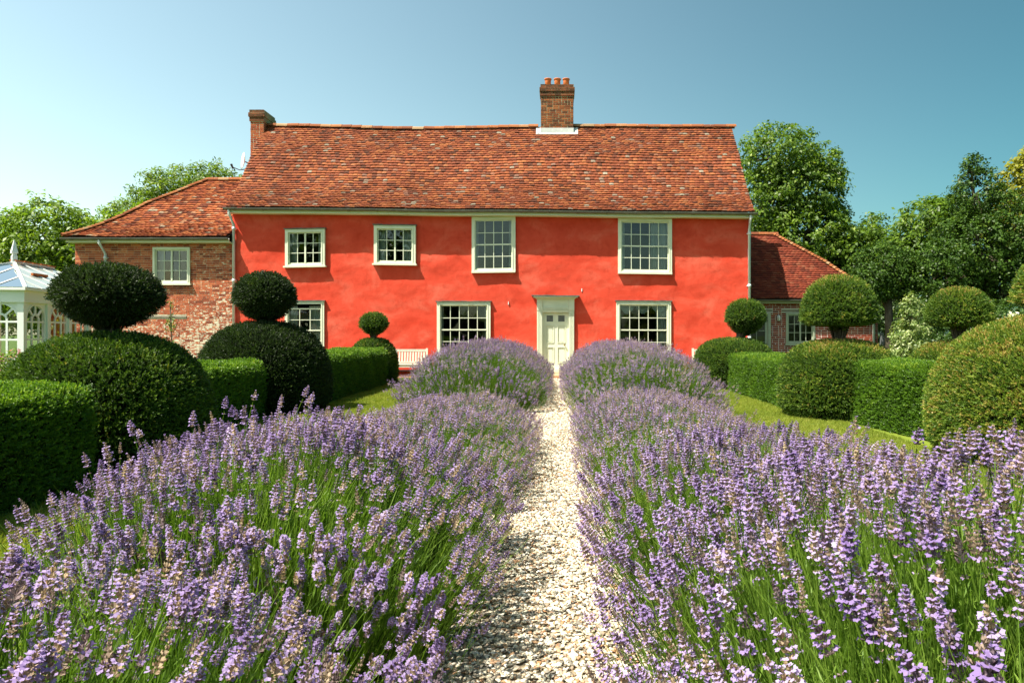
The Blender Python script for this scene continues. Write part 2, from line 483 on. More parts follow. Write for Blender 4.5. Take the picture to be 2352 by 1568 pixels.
M['grass'] = m_leaf('lawn_blades', [(0, (0.12, 0.175, 0.02)), (0.5, (0.22, 0.27, 0.034)), (0.85, (0.34, 0.34, 0.07)), (1, (0.46, 0.40, 0.14))], 0.55, 0.35, 0.2, 'inst')
m, t, out = nodes('gravel_stone')
c = ramp(t, tint_attr(t), [(0, (0.10, 0.09, 0.075)), (0.2, (0.27, 0.24, 0.19)), (0.33, (0.40, 0.20, 0.09)), (0.45, (0.50, 0.42, 0.29)), (0.7, (0.64, 0.56, 0.42)), (0.88, (0.74, 0.68, 0.56)), (1, (0.52, 0.50, 0.46))])
principled(t, out, c, 0.7, noise(t, 60, 3), 0.2, 0.003, 0.3)
M['pebble'] = m
def leafmat(name, a, b, c_, hi, trans=0.35, rough=0.45, spec=0.35):
    return m_leaf(name, [(0, a), (0.4, b), (0.75, c_), (1, hi)], rough, trans, spec, 'tint_geo')
M['walnut'] = leafmat('walnut_leaves', (0.05, 0.095, 0.01), (0.105, 0.18, 0.016), (0.17, 0.26, 0.022), (0.27, 0.34, 0.04), 0.42)
M['ash'] = leafmat('ash_leaves', (0.05, 0.09, 0.009), (0.10, 0.165, 0.015), (0.16, 0.235, 0.024), (0.24, 0.31, 0.04), 0.42)
M['syc'] = leafmat('sycamore_leaves', (0.03, 0.065, 0.008), (0.075, 0.14, 0.014), (0.15, 0.235, 0.024), (0.32, 0.39, 0.10), 0.38)
M['holly'] = leafmat('holly_leaves', (0.015, 0.038, 0.005), (0.036, 0.078, 0.009), (0.070, 0.130, 0.014), (0.15, 0.21, 0.03), 0.2, 0.45, 0.2)
M['gold'] = leafmat('golden_leaves', (0.10, 0.11, 0.012), (0.20, 0.20, 0.022), (0.30, 0.29, 0.035), (0.42, 0.40, 0.08), 0.38)
M['vari'] = leafmat('variegated_leaves', (0.06, 0.11, 0.02), (0.17, 0.24, 0.06), (0.42, 0.46, 0.22), (0.66, 0.66, 0.42), 0.3)
M['shrub'] = leafmat('shrub_leaves', (0.02, 0.045, 0.009), (0.045, 0.095, 0.017), (0.085, 0.15, 0.028), (0.18, 0.22, 0.06), 0.3)
M['flower_y'] = leafmat('yellow_flowers', (0.55, 0.48, 0.06), (0.62, 0.55, 0.10), (0.66, 0.6, 0.14), (0.7, 0.66, 0.25), 0.3)
M['flower_w'] = leafmat('white_flowers', (0.6, 0.6, 0.5), (0.66, 0.66, 0.58), (0.72, 0.72, 0.64), (0.75, 0.75, 0.68), 0.3)
M['flower_p'] = leafmat('pink_flowers', (0.36, 0.10, 0.16), (0.42, 0.16, 0.22), (0.5, 0.25, 0.3), (0.5, 0.3, 0.33), 0.3)

m, t, out = nodes('lawn_turf')
n = noise(t, 1.1, 5, 0.6); n2 = noise(t, 55, 3, 0.7)
c = mixc(t, n2, ramp(t, n, [(0.3, (0.13, 0.185, 0.022)), (0.55, (0.22, 0.265, 0.034)), (0.75, (0.33, 0.32, 0.07))]), (0.10, 0.145, 0.018))
principled(t, out, c, 0.9, n2, 0.6, 0.02, 0.1)
M['turf'] = m
m, t, out = nodes('field_ground')
c = ramp(t, noise(t, 0.3, 5, 0.6), [(0.3, (0.05, 0.085, 0.018)), (0.7, (0.09, 0.13, 0.03))])
principled(t, out, c, 0.95, noise(t, 20), 0.5, 0.03, 0.1)
M['field'] = m
M['gravel_bed'] = m_noisy('gravel_bed', (0.20, 0.15, 0.09), (0.44, 0.36, 0.24), 55, 0.9, 0.7, 0.01, 0.1)
M['paver'] = m_brick('paving_brick', [(0, (0.24, 0.12, 0.06)), (0.5, (0.36, 0.20, 0.10)), (1, (0.44, 0.30, 0.17))])

# ------------------------------------------------------------------ scatter (for what nobody could count): points that carry real meshes
_groups = {}
def scatter_group(sources):
    key = tuple(o.name for o in sources)
    if key in _groups: return _groups[key]
    g = bpy.data.node_groups.new('scatter', 'GeometryNodeTree')
    g.interface.new_socket('Geometry', in_out='INPUT', socket_type='NodeSocketGeometry')
    g.interface.new_socket('Geometry', in_out='OUTPUT', socket_type='NodeSocketGeometry')
    gi, go = g.nodes.new('NodeGroupInput'), g.nodes.new('NodeGroupOutput')
    ip = g.nodes.new('GeometryNodeInstanceOnPoints')
    j = g.nodes.new('GeometryNodeJoinGeometry')
    for o in sources:
        oi = g.nodes.new('GeometryNodeObjectInfo')
        oi.transform_space = 'ORIGINAL'
        oi.inputs['Object'].default_value = o
        oi.inputs['As Instance'].default_value = True
        g.links.new(oi.outputs['Geometry'], j.inputs[0])
    def na(name, typ):
        n = g.nodes.new('GeometryNodeInputNamedAttribute')
        n.data_type = typ
        n.inputs['Name'].default_value = name
        return n.outputs['Attribute']
    er = g.nodes.new('FunctionNodeEulerToRotation')
    g.links.new(na('rot', 'FLOAT_VECTOR'), er.inputs[0])
    g.links.new(gi.outputs[0], ip.inputs['Points'])
    g.links.new(j.outputs[0], ip.inputs['Instance'])
    ip.inputs['Pick Instance'].default_value = True
    g.links.new(na('pick', 'INT'), ip.inputs['Instance Index'])
    g.links.new(er.outputs[0], ip.inputs['Rotation'])
    g.links.new(na('scl', 'FLOAT_VECTOR'), ip.inputs['Scale'])
    g.links.new(ip.outputs[0], go.inputs[0])
    _groups[key] = g
    return g

def euler_from(d, spin):
    """rows of XYZ eulers that turn +Z to d after a spin about Z"""
    d = d / np.linalg.norm(d, axis=1, keepdims=True)
    th = np.arccos(np.clip(d[:, 2], -1, 1)); ph = np.arctan2(d[:, 1], d[:, 0])
    ct, st, cp, sp = np.cos(th), np.sin(th), np.cos(ph), np.sin(ph)
    cs, ss = np.cos(spin), np.sin(spin)
    r00 = cp * ct * cs - sp * ss
    r10 = sp * ct * cs + cp * ss
    r20 = -st * cs
    r21 = st * ss
    r22 = ct
    return np.stack([np.arctan2(r21, r22), np.arcsin(np.clip(-r20, -1, 1)), np.arctan2(r10, r00)], 1)

def scatter(name, parent, P, rot, scl, tintv, sources, pick=None):
    n = len(P)
    me = bpy.data.meshes.new(name)
    me.vertices.add(n)
    me.vertices.foreach_set('co', np.asarray(P, np.float32).ravel())
    if np.ndim(scl) == 1: scl = np.repeat(np.asarray(scl)[:, None], 3, 1)
    if pick is None: pick = RNG.integers(0, len(sources), n)
    for nm, typ, data, key in (('rot', 'FLOAT_VECTOR', rot, 'vector'), ('scl', 'FLOAT_VECTOR', scl, 'vector'), ('tint', 'FLOAT', tintv, 'value'), ('pick', 'INT', pick, 'value')):
        a = me.attributes.new(nm, typ, 'POINT')
        a.data.foreach_set(key, np.ascontiguousarray(np.asarray(data, np.int32 if typ == 'INT' else np.float32)).ravel())
    me.update()
    o = bpy.data.objects.new(name, me)
    COL.objects.link(o)
    adopt(o, parent)
    o['kind'] = 'stuff'
    md = o.modifiers.new('scatter', 'NODES')
    md.node_group = scatter_group(sources)
    return o

def quad_mesh(name, V, mat, tintv=None):
    """V: (n,4,3) quads"""
    n = len(V)
    me = bpy.data.meshes.new(name)
    me.vertices.add(n * 4); me.vertices.foreach_set('co', np.asarray(V, np.float32).ravel())
    me.loops.add(n * 4); me.loops.foreach_set('vertex_index', np.arange(n * 4, dtype=np.int32))
    me.polygons.add(n); me.polygons.foreach_set('loop_start', np.arange(0, n * 4, 4, dtype=np.int32))
    if tintv is not None:
        a = me.attributes.new('tint', 'FLOAT', 'FACE'); a.data.foreach_set('value', np.asarray(tintv, np.float32))
    me.materials.append(mat)
    me.update(calc_edges=True)
    me.validate()
    return me

# ================================================================== GROUND
def sheet(name, poly, z, mat, parent=None):
    b = MB(); b.add([(x, y, z) for x, y in poly], [tuple(range(len(poly)))])
    return b.build(name, mat, parent)
tag(sheet('ground', [(-400, -300), (400, -300), (400, 600), (-400, 600)], -0.012, M['field']), kind='structure')
tag(sheet('lawn', [(-9, -6), (9, -6), (9, 21.6), (-9, 21.6)], -0.004, M['turf']), kind='structure')
tag(sheet('gravel_path', [(-0.62, -6), (0.62, -6), (0.6, 21.6), (-0.6, 21.6)], 0.002, M['gravel_bed']), kind='structure')
terr = tag(sheet('brick_terrace', [(-10.8, 21.6), (6.4, 21.6), (6.4, 22.99), (-10.8, 22.99)], -0.002, M['mortar']), kind='structure')
bx = []
for j in range(6):
    y = 21.62 + j * 0.228
    x = -10.7 + (j % 2) * 0.11
    while x < 6.1:
        bx.append((Matrix.Translation((x + 0.11, y + 0.107, 0.012)) @ Matrix.Diagonal((0.212, 0.215, 0.04 + 0.006 * random.random(), 1)), random.random()))
        x += 0.224
pieces('paving_brick', bx, M['paver'], terr, 300, lambda p: abs(p.x + 5.0))

# ================================================================== ROOF / WALL BUILDERS
tile_unit = None
def tile_mesh(mat):
    b = MB()
    # slightly cambered plain tile, unit: x width, y up the slope, z thickness
    b.add([(-.5, 0, 0), (0, 0, .35), (.5, 0, 0), (-.5, 1, 0), (0, 1, .35), (.5, 1, 0),
           (-.5, 0, -1), (0, 0, -.65), (.5, 0, -1), (-.5, 1, -1), (.5, 1, -1)],
          [(0, 1, 4, 3), (1, 2, 5, 4), (6, 7, 1, 0), (7, 8, 2, 1), (6, 0, 3, 9), (8, 10, 5, 2)])
    return b.mesh('roof_tile', mat)

def tiled_slope(roof, rows, surf, mat, width=0.166, limit=300, keep=None, rough=1.0):
    """rows: list of (t0, t1, xl, xr); surf(x, t) -> (pos, up_dir, x_dir, normal)"""
    bx = []
    for j, (t0, t1, xl, xr) in enumerate(rows):
        x = xl - (j % 2) * width * 0.5 - random.random() * 0.03
        while x < xr:
            w = width * random.uniform(0.93, 1.06)
            a, b_ = max(x, xl), min(x + w, xr)
            if b_ - a > 0.03:
                xm = (a + b_) / 2
                p, u, xd, nn = surf(xm, t0)
                p2, _, _, _ = surf(xm, t1)
                ln = (p2 - p).length * 1.12
                jt = random.gauss(0, 0.014) * rough
                lift = 0.020 + abs(random.gauss(0, 0.006)) * rough
                off = random.gauss(0, 0.006) * rough
                u2 = (p2 - p).normalized()
                n2 = xd.cross(u2).normalized()
                u3 = (u2 - n2 * (lift + 0.012) / ln).normalized()
                u3 = (u3 + xd * jt * 0.8).normalized()
                n3 = xd.cross(u3).normalized()
                x3 = (u3.cross(n3) + n3 * random.gauss(0, 0.03) * rough).normalized()
                n3 = x3.cross(u3).normalized()
                o = p + n2 * (0.014 + lift + 0.012) + u2 * off
                R = Matrix((x3, u3, n3)).transposed().to_4x4()
                bx.append((Matrix.Translation(o) @ R @ Matrix.Diagonal((b_ - a - 0.005, ln, 0.022, 1)), min(0.999, max(0.001, random.random()))))
            x += w
    pieces('roof_tile', bx, mat, roof, limit, keep, 'tile_field', tile_mesh(mat))

def brick_rows(x0, x1, z0, z1, face_y, holes=(), depth=0.05, course=0.0775, seed=1, proud=0.006, flemish=0.3, joint=0.011):
    """returns boxes for a brick face looking to -y"""
    rd = random.Random(seed)
    out = []
    j = 0
    z = z0
    while z < z1 - 0.02:
        h = min(course - joint, z1 - z)
        x = x0 - (0.11 if j % 2 else 0.0)
        while x < x1:
            ln = 0.222 if rd.random() > flemish else 0.108
            a, b = max(x, x0) + joint / 2, min(x + ln, x1) - joint / 2
            segs = [(a, b)]
            for (hx0, hx1, hz0, hz1) in holes:
                if z + h > hz0 and z < hz1:
                    ns = []
                    for (p, q) in segs:
                        if q <= hx0 or p >= hx1: ns.append((p, q)); continue
                        if p < hx0: ns.append((p, hx0))
                        if q > hx1: ns.append((hx1, q))
                    segs = ns
            for (p, q) in segs:
                if q - p > 0.02:
                    pr = proud + rd.uniform(-0.003, 0.004)
                    out.append((Matrix.Translation(((p + q) / 2, face_y - pr + depth / 2, z + h / 2 + rd.gauss(0, 0.001))) @ Matrix.Rotation(rd.gauss(0, 0.004), 4, 'Y')
                                @ Matrix.Diagonal((q - p, depth, h, 1)), max(0.001, min(0.999, rd.random()))))
            x += ln
        z += course
        j += 1
    return out

def wall_sheet(name, mat, parent, x0, x1, z0f, z1f, y, holes, step=0.14, wob=0.0, thick=0.3, smooth=True):
    """a front wall of thickness with real openings; z1f(x) top"""
    xs = set(np.arange(x0, x1, step).tolist() + [x1])
    zs = set(np.arange(0, 1, step / 5).tolist() + [1.0])
    for (a, b, c_, d) in holes: xs |= {a, b}
    xs = sorted(xs)
    zt = z1f((x0 + x1) / 2)
    zl = set(np.arange(z0f, zt, step).tolist() + [zt])
    for (a, b, c_, d) in holes: zl |= {c_, min(d, zt)}
    def thin(vals, fixed):
        fixed = sorted(set(round(q, 4) for q in fixed))
        return sorted(set([q for q in vals if min([abs(q - f) for f in fixed] or [9]) > step * 0.4] + fixed))
    zl = thin(zl, [z0f, zt] + [q for h in holes for q in (h[2], min(h[3], zt))])
    xs = thin(xs, [x0, x1] + [q for h in holes for q in (h[0], h[1])])
    b = MB()
    idx = {}
    def V(i, k, back):
        key = (i, k, back)
        if key not in idx:
            x, z = xs[i], zl[k]
            zz_ = z if z < zt - 0.25 else z + (z1f(x) - zt) * (z - (zt - 0.25)) / 0.25
            yy = y + (thick if back else (wob * (mnoise.fractal(Vector((x * 1.2, z * 2.1, 3.3)), 0.9, 2.1, 5) + 0.5 * mnoise.noise(Vector((x * 0.5, z * 0.9, 8.0)))) if wob else 0.0))
            idx[key] = len(b.v); b.v.append((x, yy, zz_))
        return idx[key]
    def inside(xm, zm): return any(h[0] < xm < h[1] and h[2] < zm < h[3] for h in holes)
    solid = {}
    for i in range(len(xs) - 1):
        for k in range(len(zl) - 1):
            solid[i, k] = not inside((xs[i] + xs[i + 1]) / 2, (zl[k] + zl[k + 1]) / 2)
    def F(*q):
        b.f.append(tuple(q)); b.mi.append(0); b.rnd.append(0)
    for (i, k), s_ in solid.items():
        if not s_: continue
        F(V(i, k, 0), V(i + 1, k, 0), V(i + 1, k + 1, 0), V(i, k + 1, 0))
        F(V(i, k, 1), V(i, k + 1, 1), V(i + 1, k + 1, 1), V(i + 1, k, 1))
        for di, dk, e in ((-1, 0, ((i, k + 1), (i, k))), (1, 0, ((i + 1, k), (i + 1, k + 1))), (0, -1, ((i, k), (i + 1, k))), (0, 1, ((i + 1, k + 1), (i, k + 1)))):
            if not solid.get((i + di, k + dk), False):
                (a0, a1), (c0, c1) = e
                F(V(a0, a1, 0), V(a0, a1, 1), V(c0, c1, 1), V(c0, c1, 0))
    return b.build(name, mat, parent, smooth)

def window(parent, x0, x1, z0, z1, y, cols, rows, proj=0.10, frame_w=0.11, mat='cream', meet=None, sill=0.16, hood=True, skew=0.0, mid=None, bar=0.022, topgap=0.0, lip=0.045):
    """a window whose box frame stands `proj` proud of the wall face y; thing > window > frame, sash, pane, sill, hood"""
    w = MB()
    yf, yb = y - proj, y + 0.14
    def sk(b):
        if skew:
            b.v = [(px, py, pz + skew * (px - x0)) for px, py, pz in b.v]
        return b
    w.box(x0, x0 + frame_w, yf, yb, z0, z1); w.box(x1 - frame_w, x1, yf, yb, z0, z1)
    w.box(x0 + frame_w, x1 - frame_w, yf, yb, z1 - frame_w, z1); w.box(x0 + frame_w, x1 - frame_w, yf, yb, z0, z0 + 0.05)
    # bead round the frame
    e = 0.028
    w.box(x0 + frame_w - e, x0 + frame_w + 0.004, yf - 0.012, yf + 0.03, z0 + 0.05, z1 - frame_w + e)
    w.box(x1 - frame_w - 0.004, x1 - frame_w + e, yf - 0.012, yf + 0.03, z0 + 0.05, z1 - frame_w + e)
    w.box(x0 + frame_w + 0.004, x1 - frame_w - 0.004, yf - 0.012, yf + 0.03, z1 - frame_w - 0.004, z1 - frame_w + e)
    W = sk(w).build('window', M[mat], parent)
    s = MB().box(x0 - lip, x1 + lip, yf - 0.055, y + 0.02, z0 - 0.055, z0 - 0.002)
    sk(s).build('sill', M[mat], W)
    if hood:
        h = MB()
        n = 9
        xa, xb = x0 - 0.035, x1 + 0.035
        for i in range(n):
            p, q = xa + (xb - xa) * i / n, xa + (xb - xa) * (i + 1) / n
            dz = random.uniform(-0.006, 0.006)
            h.box(p, q, yf - 0.045, y + 0.03, z1 + 0.004 + dz, z1 + 0.034 + dz)
        sk(h).build('hood', M['lead'], W)
    ix0, ix1, iz0, iz1 = x0 + frame_w, x1 - frame_w, z0 + 0.05, z1 - frame_w - topgap
    sw = 0.042
    ys0, ys1 = yf + 0.045, yf + 0.085
    sash = MB()
    hw = (ix1 - ix0 - 2 * sw); hh = (iz1 - iz0 - 2 * sw)
    sash.box(ix0, ix0 + sw, ys0, ys1, iz0, iz1); sash.box(ix1 - sw, ix1, ys0, ys1, iz0, iz1)
    sash.box(ix0 + sw, ix1 - sw, ys0, ys1, iz0, iz0 + sw * 1.3); sash.box(ix0 + sw, ix1 - sw, ys0, ys1, iz1 - sw, iz1)
    gx = [ix0 + sw + hw * i / cols for i in range(cols + 1)]
    gz = [iz0 + sw * 1.3 + (hh - sw * .3) * i / rows for i in range(rows + 1)]
    for i in range(1, cols):
        bw = 0.052 if mid == i else bar
        sash.box(gx[i] - bw / 2, gx[i] + bw / 2, ys0 + (0.004 if mid != i else -0.012), ys1 - 0.004, gz[0], gz[-1])
    for k in range(1, rows):
        bw = 0.044 if meet == k else bar
        sash.box(gx[0], gx[-1], ys0 + (0.007 if meet != k else -0.01), ys1 - 0.007, gz[k] - bw / 2, gz[k] + bw / 2)
    sk(sash).build('sash', M[mat], W)
    for i in range(cols):
        for k in range(rows):
            g = MB()
            tl = random.gauss(0, 0.0022); ty = random.gauss(0, 0.0022)
            yc = (ys0 + ys1) / 2
            g.add([(gx[i], yc - ty, gz[k]), (gx[i + 1], yc - ty, gz[k]), (gx[i + 1], yc + ty, gz[k + 1]), (gx[i], yc + ty, gz[k + 1])], [(0, 1, 2, 3)])
            g.v = [(vx, vy + tl * (1 if q in (1, 2) else -1), vz) for q, (vx, vy, vz) in enumerate(g.v)]
            n4 = [(vx, vy + 0.004, vz) for vx, vy, vz in g.v]
            g.add(n4, [(3, 2, 1, 0)])
            sk(g).build('pane', M['glass'], W)
    return W

def curtain(x0, x1, z0, z1, y, label, cat='curtain', swag=False, parts=None):
    t_ = thing('curtain', label, cat, ((x0 + x1) / 2, y, z0))
    for (a, b, k) in parts:
        m_ = MB()
        nx = max(8, int((b - a) / 0.02))
        rows = 8
        for r in range(rows + 1):
            z = z1 + (z0 - z1) * r / rows
            for i in range(nx + 1):
                u = i / nx
                pull = k * 0.25 * (r / rows) ** 1.2 * (1 - u if k > 0 else u) * (b - a)
                m_.v.append((a + (b - a) * u - pull * 0.4, y + 0.025 * math.sin(u * (b - a) * 55) + 0.008 * math.sin(u * 17 + r), z))
        for r in range(rows):
            for i in range(nx):
                p = r * (nx + 1) + i
                m_.f.append((p, p + 1, p + nx + 2, p + nx + 1)); m_.mi.append(0); m_.rnd.append(0)
        m_.build('drape', M['curtain'], t_, True)
    if swag:
        m_ = MB()
        n = 3
        for s in range(n):
            a = x0 + (x1 - x0) * s / n; b = x0 + (x1 - x0) * (s + 1) / n
            base = len(m_.v)
            for r in range(9):
                for i in range(17):
                    u = i / 16
                    z = z1 - (0.06 + 0.26 * math.sin(math.pi * u) ** 1.0) * r / 8 - 0.02
                    m_.v.append((a + (b - a) * u, y - 0.03 + 0.016 * math.sin(r * 2.4 + u * 2), z))
            for r in range(8):
                for i in range(16):
                    p = base + r * 17 + i
                    m_.f.append((p, p + 1, p + 18, p + 17)); m_.mi.append(0); m_.rnd.append(0)
        m_.build('swag', M['curtain'], t_, True)
    return t_

def gutter(parent, x0, x1, zf, y, r=0.062, joints=0.95, mat='iron'):
    b = MB()
    n = 40
    prof = [(r * math.cos(a), r * math.sin(a)) for a in np.linspace(math.pi, 2 * math.pi, 9)]
    prof2 = [(0.86 * c_, 0.86 * s_ + 0.004) for c_, s_ in reversed(prof)]
    pr = prof + prof2
    for i in range(n + 1):
        x = x0 + (x1 - x0) * i / n
        for (c_, s_) in pr: b.v.append((x, y + c_, zf(x) + s_ + 0.004 * float(wave(x, 0, 2))))
    k = len(pr)
    for i in range(n):
        for q in range(k):
            b.f.append((i * k + q, i * k + (q + 1) % k, (i + 1) * k + (q + 1) % k, (i + 1) * k + q)); b.mi.append(0); b.rnd.append(0)
    b.f.append(tuple(range(k))); b.f.append(tuple(n * k + q for q in range(k - 1, -1, -1))); b.mi += [0, 0]; b.rnd += [0, 0]
    G = b.build('gutter', M[mat], parent, False)
    x = x0 + 0.35
    i = 0
    while x < x1 - 0.1:
        w = 0.05 if i % 2 == 0 else 0.018
        j = MB()
        vs_ = []
        for xx in (x - w, x + w):
            for a in np.linspace(math.pi - 0.1, 2 * math.pi + 0.1, 9): vs_.append((xx, y + (r + 0.009) * math.cos(a), zf(x) + (r + 0.009) * math.sin(a)))
        j.add(vs_, [(q, q + 1, 9 + q + 1, 9 + q) for q in range(8)])
        j.build('gutter_bracket', M[mat], G)
        x += joints / 1.0
        i += 1
    return G

# ================================================================== RED FARMHOUSE
WX0, WX1, WY = -10.98, 6.45, 23.0
def eave_z(x): return 5.52 - 0.17 * (x - WX0) / (WX1 - WX0) + 0.015 * float(wave(x * 0.6, 1.0, 4.0))
house = thing('farmhouse', 'long red limewashed farmhouse with old clay tiled roof and two chimneys', 'house', (-2.2, 25.7, 0))
HOLES = [(-9.12, -7.91, 3.72, 4.86), (-6.14, -4.86, 3.81, 4.98), (-2.86, -1.51, 3.55, 5.27), (2.06, 3.75, 3.53, 5.25),
         (-9.14, -7.94, 0.77, 2.45), (-4.03, -2.35, 0.70, 2.45), (2.0, 3.72, 0.70, 2.45), (-0.60, 0.40, 0.0, 2.3)]
wall = wall_sheet('wall', M['red'], house, WX0, WX1, 0.2, lambda x: eave_z(x) + 0.12, WY, HOLES, 0.07, 0.017)
# low plinth: tarred ledge over bricks
for a, b in ((WX0 + 0.02, -0.78), (0.58, WX1 - 0.02)):
    MB().box(a, b, WY - 0.05, WY + 0.2, 0.155, 0.199).build('plinth_ledge', M['black'], house)
    MB().box(a, b, WY + 0.0, WY + 0.2, -0.05, 0.155).build('plinth', M['mortar'], house)
    pieces('plinth_brick', brick_rows(a, b, 0.0, 0.15, WY, (), 0.05, 0.0775, 5), M['brick_new'], house, 60, lambda p: abs(p.x + 5))
# gables, back, interior
def roof_y(z): return 23.0 + (z - 5.92) / 1.24
RIDGE_Y = 25.73
def ridge_z(x):
    u = (x - WX0) / (WX1 - WX0)
    return 9.26 - 0.10 * math.sin(math.pi * min(1, u * 1.5)) ** 2 * (1 if u < 0.67 else 0.2) - 0.04 * u + 0.012 * float(wave(x * 0.9, 0.3, 6))
for xg in (WX0 + 0.001, WX1 - 0.301):
    g = MB()
    poly = [(WY + 0.302, -0.05), (28.4, -0.05), (28.4, 5.85), (RIDGE_Y, 9.0), (WY + 0.302, 5.85)]
    g.add([(xg, a, b) for a, b in poly] + [(xg + 0.3, a, b) for a, b in poly], [(0, 1, 2, 3, 4), (9, 8, 7, 6, 5)] + [(k, 5 + k, 5 + (k + 1) % 5, (k + 1) % 5) for k in range(5)])
    g.build('gable_wall', M['red'], house)
MB().box(WX0 + 0.31, WX1 - 0.31, 28.1, 28.39, -0.05, 5.6).build('back_wall', M['red'], house)
r = MB()
for z in (0.22, 2.98, 5.40): r.box(WX0 + 0.32, WX1 - 0.32, WY + 0.31, 28.05, z - 0.06, z)
r.box(WX0 + 0.33, WX1 - 0.33, 26.4, 26.5, 0.22, 5.34)
for x in (-10.6, -7.0, -4.5, -1.2, 1.0, 4.9, 6.1): r.box(x - 0.05, x + 0.05, WY + 0.31, 26.4, 0.22, 5.34)
r.build('interior', M['interior'], house)

# roof
roof = MB()
def roof_profile(x, t):
    """t 0 at the eave .. 1 at the ridge; slight bell-cast, sagging courses"""
    ze, zr = eave_z(x) + 0.092, ridge_z(x) - 0.05
    y = 22.60 + (RIDGE_Y - 22.60) * t
    z = ze + (zr - ze) * (t - 0.055 * math.sin(math.pi * min(1, t * 1.6)) * (1 if t < 0.625 else 0))
    sag = 0.030 * float(wave(x * 0.8, t * 4.0, 2.0)) * math.sin(math.pi * t) + 0.012 * float(wave(x * 2.6, t * 11.0, 5.0))
    return Vector((x, y - sag * 0.6, z + sag * 0.8))
def main_surf(x, t):
    p = roof_profile(x, t)
    return p, None, (roof_profile(x + 0.05, t) - roof_profile(x - 0.05, t)).normalized(), None
nx = 60
for i in range(nx + 1):
    x = WX0 - 0.05 + (WX1 + 0.05 - WX0 + 0.05) * i / nx
    for k in range(17):
        p = roof_profile(x, k / 16); roof.v.append((p.x, p.y, p.z - 0.005))
for i in range(nx):
    for k in range(16):
        a = i * 17 + k
        roof.f.append((a, a + 17, a + 18, a + 1)); roof.mi.append(0); roof.rnd.append(0)
roof.add([(WX0 - 0.05, RIDGE_Y, 9.12), (WX1 + 0.05, RIDGE_Y, 9.12), (WX1 + 0.05, 28.8, 5.4), (WX0 - 0.05, 28.8, 5.4)], [(0, 1, 2, 3)])
ROOF = roof.build('roof', M['batten'], house)
NR = 38
tt = [0.0]
for j in range(NR): tt.append(tt[-1] + 1.0)
tt = [q / tt[-1] for q in tt]
tiled_slope(ROOF, [(tt[j], tt[j + 1], WX0 - 0.06, WX1 + 0.06) for j in range(NR)], main_surf, M['tile'], 0.166, 300, lambda p: p.y * 6 + abs(p.x) * 0.3)
# ridge tiles
rt = MB()
for i, xx in enumerate((-.5, .5)):
    for a in np.linspace(0, math.pi, 7): rt.v.append((xx, -math.cos(a), 0.9 * math.sin(a)))
    for a in np.linspace(0, math.pi, 7): rt.v.append((xx, -0.86 * math.cos(a), 0.77 * math.sin(a)))
for k in range(6):
    rt.f += [(k, 14 + k, 14 + k + 1, k + 1), (7 + k + 1, 21 + k + 1, 21 + k, 7 + k), (k, k + 1, 7 + k + 1, 7 + k), (14 + k, 21 + k, 21 + k + 1, 14 + k + 1)]
rt.f += [(0, 7, 21, 14), (6, 20, 27, 13)]
rt.mi = [0] * len(rt.f); rt.rnd = [0] * len(rt.f)
RT = rt.mesh('ridge_tile', M['ridge'])
x = WX0 - 0.04
while x < WX1:
    ln = random.uniform(0.36, 0.44)
    xm = x + ln / 2
    if not -0.72 < xm < 0.62:
        inst('ridge_tile', RT, Matrix.Translation((xm, RIDGE_Y, ridge_z(xm) - 0.055 + random.gauss(0, 0.006))) @ Matrix.Rotation(random.gauss(0, 0.012), 4, 'Y') @ Matrix.Diagonal((ln * 0.985, 0.14, 0.14, 1)), ROOF, random.random())
    x += ln
# verge mortar / under-eave boards
fs = MB()
for i in range(30):
    a = WX0 - 0.03 + (WX1 - WX0 + 0.06) * i / 30; b = WX0 - 0.03 + (WX1 - WX0 + 0.06) * (i + 1) / 30
    za, zb = eave_z(a), eave_z(b)
    for (y0, y1, d0, d1) in ((22.69, 22.725, -0.085, 0.09), (22.725, 22.99, -0.085, -0.055)):
        fs.add([(a, y0, za + d0), (b, y0, zb + d0), (b, y1, zb + d0), (a, y1, za + d0), (a, y0, za + d1), (b, y0, zb + d1), (b, y1, zb + d1), (a, y1, za + d1)],
               [(0, 3, 2, 1), (4, 5, 6, 7), (0, 1, 5, 4), (2, 3, 7, 6)])
fs.build('eaves_board', M['cream'], house)
gutter(house, WX0 - 0.12, WX1 + 0.13, lambda x: eave_z(x) + 0.062, 22.61, 0.072)
# downpipes
def downpipe(parent, x, ytop, ztop, yw, zbot, shift=0.0, mat='galv'):
    b = MB()
    b.tube([(x, ytop, ztop), (x, ytop, ztop - 0.14), (x + shift, yw, ztop - 0.48), (x + shift, yw, zbot)], 0.046, 10)
    P = b.build('downpipe', M[mat], parent, True)
    for z in np.arange(ztop - 0.56, zbot, -1.75):
        MB().tube([(x + shift, yw, z), (x + shift, yw, z - 0.10)], 0.057, 10).build('pipe_collar', M[mat], P, True)
        MB().box(x + shift - 0.075, x + shift + 0.075, yw + 0.03, yw + 0.062, z - 0.06, z - 0.035).build('pipe_clip', M[mat], P)
    return P
downpipe(house, -10.93, 22.62, 5.55, WY - 0.075, 0.12, 0.02)
downpipe(house, 6.36, 22.62, 5.38, WY - 0.075, 0.12, 0.045)

